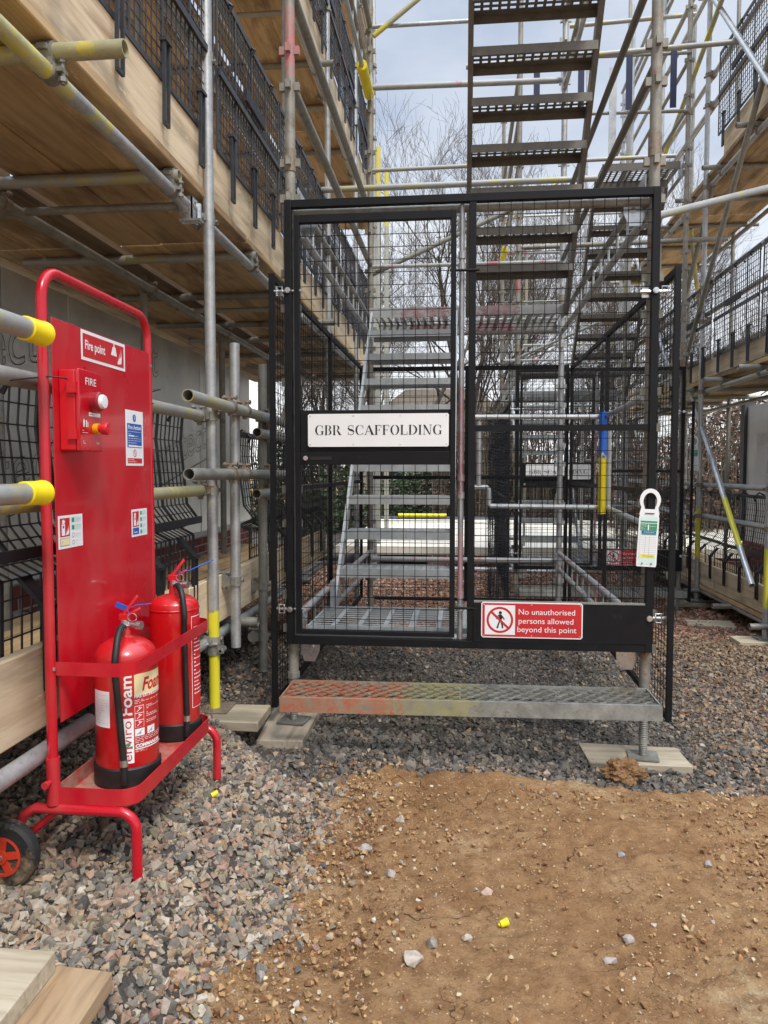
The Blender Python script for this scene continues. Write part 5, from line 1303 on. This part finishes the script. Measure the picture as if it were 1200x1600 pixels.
b = MB(); b.path([(FX-.03, Y1-.02, 1.475), (FX+.016, Y1, 1.475), (FX+.01, Y1+.02, 1.478), (FX-.05, Y1+.05, 1.50), (FX-.09, Y1+.12, 1.535)], .002, 6); b.build('cable_tie', rubber, fp)

# extinguishers -------------------------------------------------------------
def extinguisher(x, y, z, r, hs_, ht, label, dome, hose_a, foamlab):
    t = thing('fire_extinguisher', (x, y, z), label, 'fire extinguisher', 'fire extinguishers on the tray')
    prof = [(r*.96, .045), (r, .055), (r, hs_-.005)]
    for k in range(1, 9):
        a = R(90*k/8); prof.append((max(.016, r*math.cos(a)), hs_+dome*math.sin(a)))
    prof += [(.015, hs_+dome+.03)]
    MB().lathe(prof, (x, y, z), 44).build('cylinder', redext, t, sharp=60)
    if not foamlab: MB().lathe([(r+.0005, hs_-.014), (r+.002, hs_-.012), (r+.002, hs_-.008), (r+.0005, hs_-.006)], (x, y, z), 44).build('seam_ring', redext, t)
    MB().lathe([(r*.99, 0), (r+.005, .004), (r+.005, .052), (r+.001, .056)], (x, y, z), 44).build('base_skirt', rubber, t)
    zt = z+hs_+dome; ca = R(hose_a)
    hx, hy = math.cos(ca), math.sin(ca)
    b = MB(); b.tube((x, y, zt+.012), (x, y, zt+.045), .013, 14); b.tube((x, y, zt+.026), (x+hx*.04, y+hy*.04, zt+.026), .009, 12); b.tube((x, y, zt+.03), (x+.045, y-.005, zt+.03), .008, 12); b.tube((x+.035, y-.004, zt+.03), (x+.05, y-.006, zt+.03), .012, 14); b.build('valve', zinc, t)
    b = MB(); b.box(x-.016, x+.014, y-.010, y+.012, zt+.042, zt+.062); b.beam((x-.005, y, zt+.060), (x+.030, y+.015, zt+.110), .020, .008); b.beam((x-.004, y, zt+.052), (x+.036, y+.02, zt+.075), .018, .006); b.build('lever_handle', redx, t, bevel=.002)
    b = MB(); b.path([Vector((x+.028, y-.018, zt+.055))+Vector((math.cos(a)*.013, 0, math.sin(a)*.011)) for a in np.linspace(0, 6.283, 15)[:-1]], .0012, 5, closed=True); b.build('safety_pin', zinc, t)
    R_ = r+.013; pz = [(.018, .026, 1), (.045, .036, 1), (.072, .028, 1)]
    P_ = [(x+hx*.02, y+hy*.02, zt+.026), (x+hx*.045, y+hy*.045, zt+.030), (x+hx*.075, y+hy*.075, zt+.008), (x+hx*(R_+.004), y+hy*(R_+.004), zt-.05)]
    a2 = ca; n = 10; zb = z+.075
    for k in range(n+1):
        f = k/n; aa = ca+R(10)*f*(1 if foamlab else .3); P_.append((x+math.cos(aa)*R_*1.01, y+math.sin(aa)*R_*1.01, (zt-.09)*(1-f)+zb*f))
    # smooth path
    def cr_(P, m=4):
        out = []; V_ = [Vector(q) for q in P]; V_ = [V_[0]*2-V_[1]]+V_+[V_[-1]*2-V_[-2]]
        for i in range(1, len(V_)-2):
            for j in range(m):
                s = j/m; p0, p1, p2, p3 = V_[i-1:i+3]
                out.append(.5*((2*p1)+(p2-p0)*s+(2*p0-5*p1+4*p2-p3)*s*s+(3*p1-p0-3*p2+p3)*s**3))
        return out+[V_[-2]]
    h = MB().path(cr_(P_), .0095, 12).build('hose', rubber, t)
    e = Vector(P_[-1]); MB().tube(e+Vector((0, 0, .012)), e+Vector((0, 0, -.006)), .0108, 12).build('hose_ferrule', zinc, h)
    MB().tube(e+Vector((0, 0, -.006)), e+Vector((0, 0, -.055)), .0085, 12, r2=.011).build('hose_nozzle', rubber, h)
    pm = [whitep, redp, creamp, blackp, greenp, greyp]
    def cyl(a0, zz): return lambda u_, v_, L: Vector((x+(r+.0006+.0003*L)*math.cos(a0+u_/r), y+(r+.0006+.0003*L)*math.sin(a0+u_/r), zz+v_))
    if foamlab:
        cf = cyl(R(-52), z); pr = Print(lambda u_, v_, L: cf(u_, v_ if v_ > .25 else .098+(v_-.026)*.72, L), pm); W_ = .098
        pr.rect(0, .255, W_, .315, creamp, 1, 10); pr.text('Foam', .022, .267, .036, redp, 2, w=.078, bold=.03, slant=.2)
        pr.text('FIRE EXTINGUISHER', 0, .236, .011, whitep, 1, w=.10, bold=.03); pr.lines(0, W_, .212, .230, 3, whitep, 1, .3, 2)
        pr.rect(0, .122, .026, .205, whitep, 1, 3)
        for k in range(3): pr.rect(.001, .123+k*.0275, .025, .148+k*.0275, redp, 2, 3); pr.bar(.006, .128+k*.0275, .020, .142+k*.0275, .002, whitep, 3); pr.disc(.013, .142+k*.0275, .003, whitep, 3)
        pr.lines(.034, .090, .185, .203, 3, whitep, 1, .35, 3); pr.lines(.034, .085, .155, .176, 3, whitep, 1, .35, 4); pr.lines(.034, .075, .132, .145, 2, whitep, 1, .35, 5)
        for q in (.0, .036): pr.rect(q, .088, q+.027, .116, whitep, 1, 3); pr.bar(q+.005, .093, q+.020, .110, .003, greyp, 2); pr.disc(q+.014, .098, .004, greyp, 2)
        pr.lines(0, W_, .060, .086, 4, whitep, 1, .28, 6); pr.text('COMMANDER', 0, .044, .013, whitep, 1, w=.088, bold=.05, slant=.1); pr.rect(0, .036, W_, .040, whitep, 1, 8); pr.lines(0, W_, .026, .034, 2, whitep, 1, .3, 7)
        pr.b.build('foam_label', pm, t)
        pr = Print(cyl(R(-74), z), pm); pr.rect(-.004, .070, .030, .195, whitep, 1, 4); pr.text('enviro', .024, .076, .024, redp, 2, w=.112, rot=1); pr.poly([(.0, .115), (.014, .128), (.022, .122), (.012, .112)], greenp, 3); pr.poly([(.006, .112), (.026, .118), (.026, .110)], greenp, 3)
        pr.text('Foam', .026, .203, .030, whitep, 1, w=.11, rot=1, bold=.02); pr.b.build('vertical_label', pm, t)
        pr = Print(cyl(R(-136), z), pm); pr.rect(0, .17, .060, .27, whitep, 1, 6); pr.lines(.006, .054, .178, .262, 12, greyp, 2, .12, 8); pr.b.build('service_label', pm, t)
        b = MB(); b.beam((x+.006, y+.0, zt+.075), (x-.022, y-.010, zt+.090), .014, .003, 0, (0, 1, 0)); b.path([(x+.01, y, zt+.075), (x+.03, y+.005, zt+.085), (x+.055, y+.05, zt+.082)], .001, 4); b.path([(x+.008, y-.004, zt+.075), (x+.02, y-.015, zt+.06)], .001, 4); b.build('security_seal', bluet, t)
    else:
        pr = Print(cyl(R(-28), z), pm); pr.rect(0, .10, .09, .40, whitep, 1, 8); pr.rect(.002, .102, .088, .398, redp, 2, 8); pr.lines(.01, .08, .14, .37, 18, whitep, 3, .3, 3); pr.b.build('instruction_label', pm, t)
        b = MB(); b.path([(x+.01, y, zt+.07), (x+.05, y-.005, zt+.075), (x+.10, y+.1, zt+.10)], .0016, 4); b.build('security_seal', bluet, t)
    return t
extinguisher(-.938, 2.0, .379, .086, .345, .5, 'nearer red foam extinguisher with cream label, domed top and blue seal', .062, -81, True)
extinguisher(-.934, 2.35, .379, .079, .430, .5, 'farther slimmer red extinguisher on the tray beside the yellow pole foot', .038, -50, False)
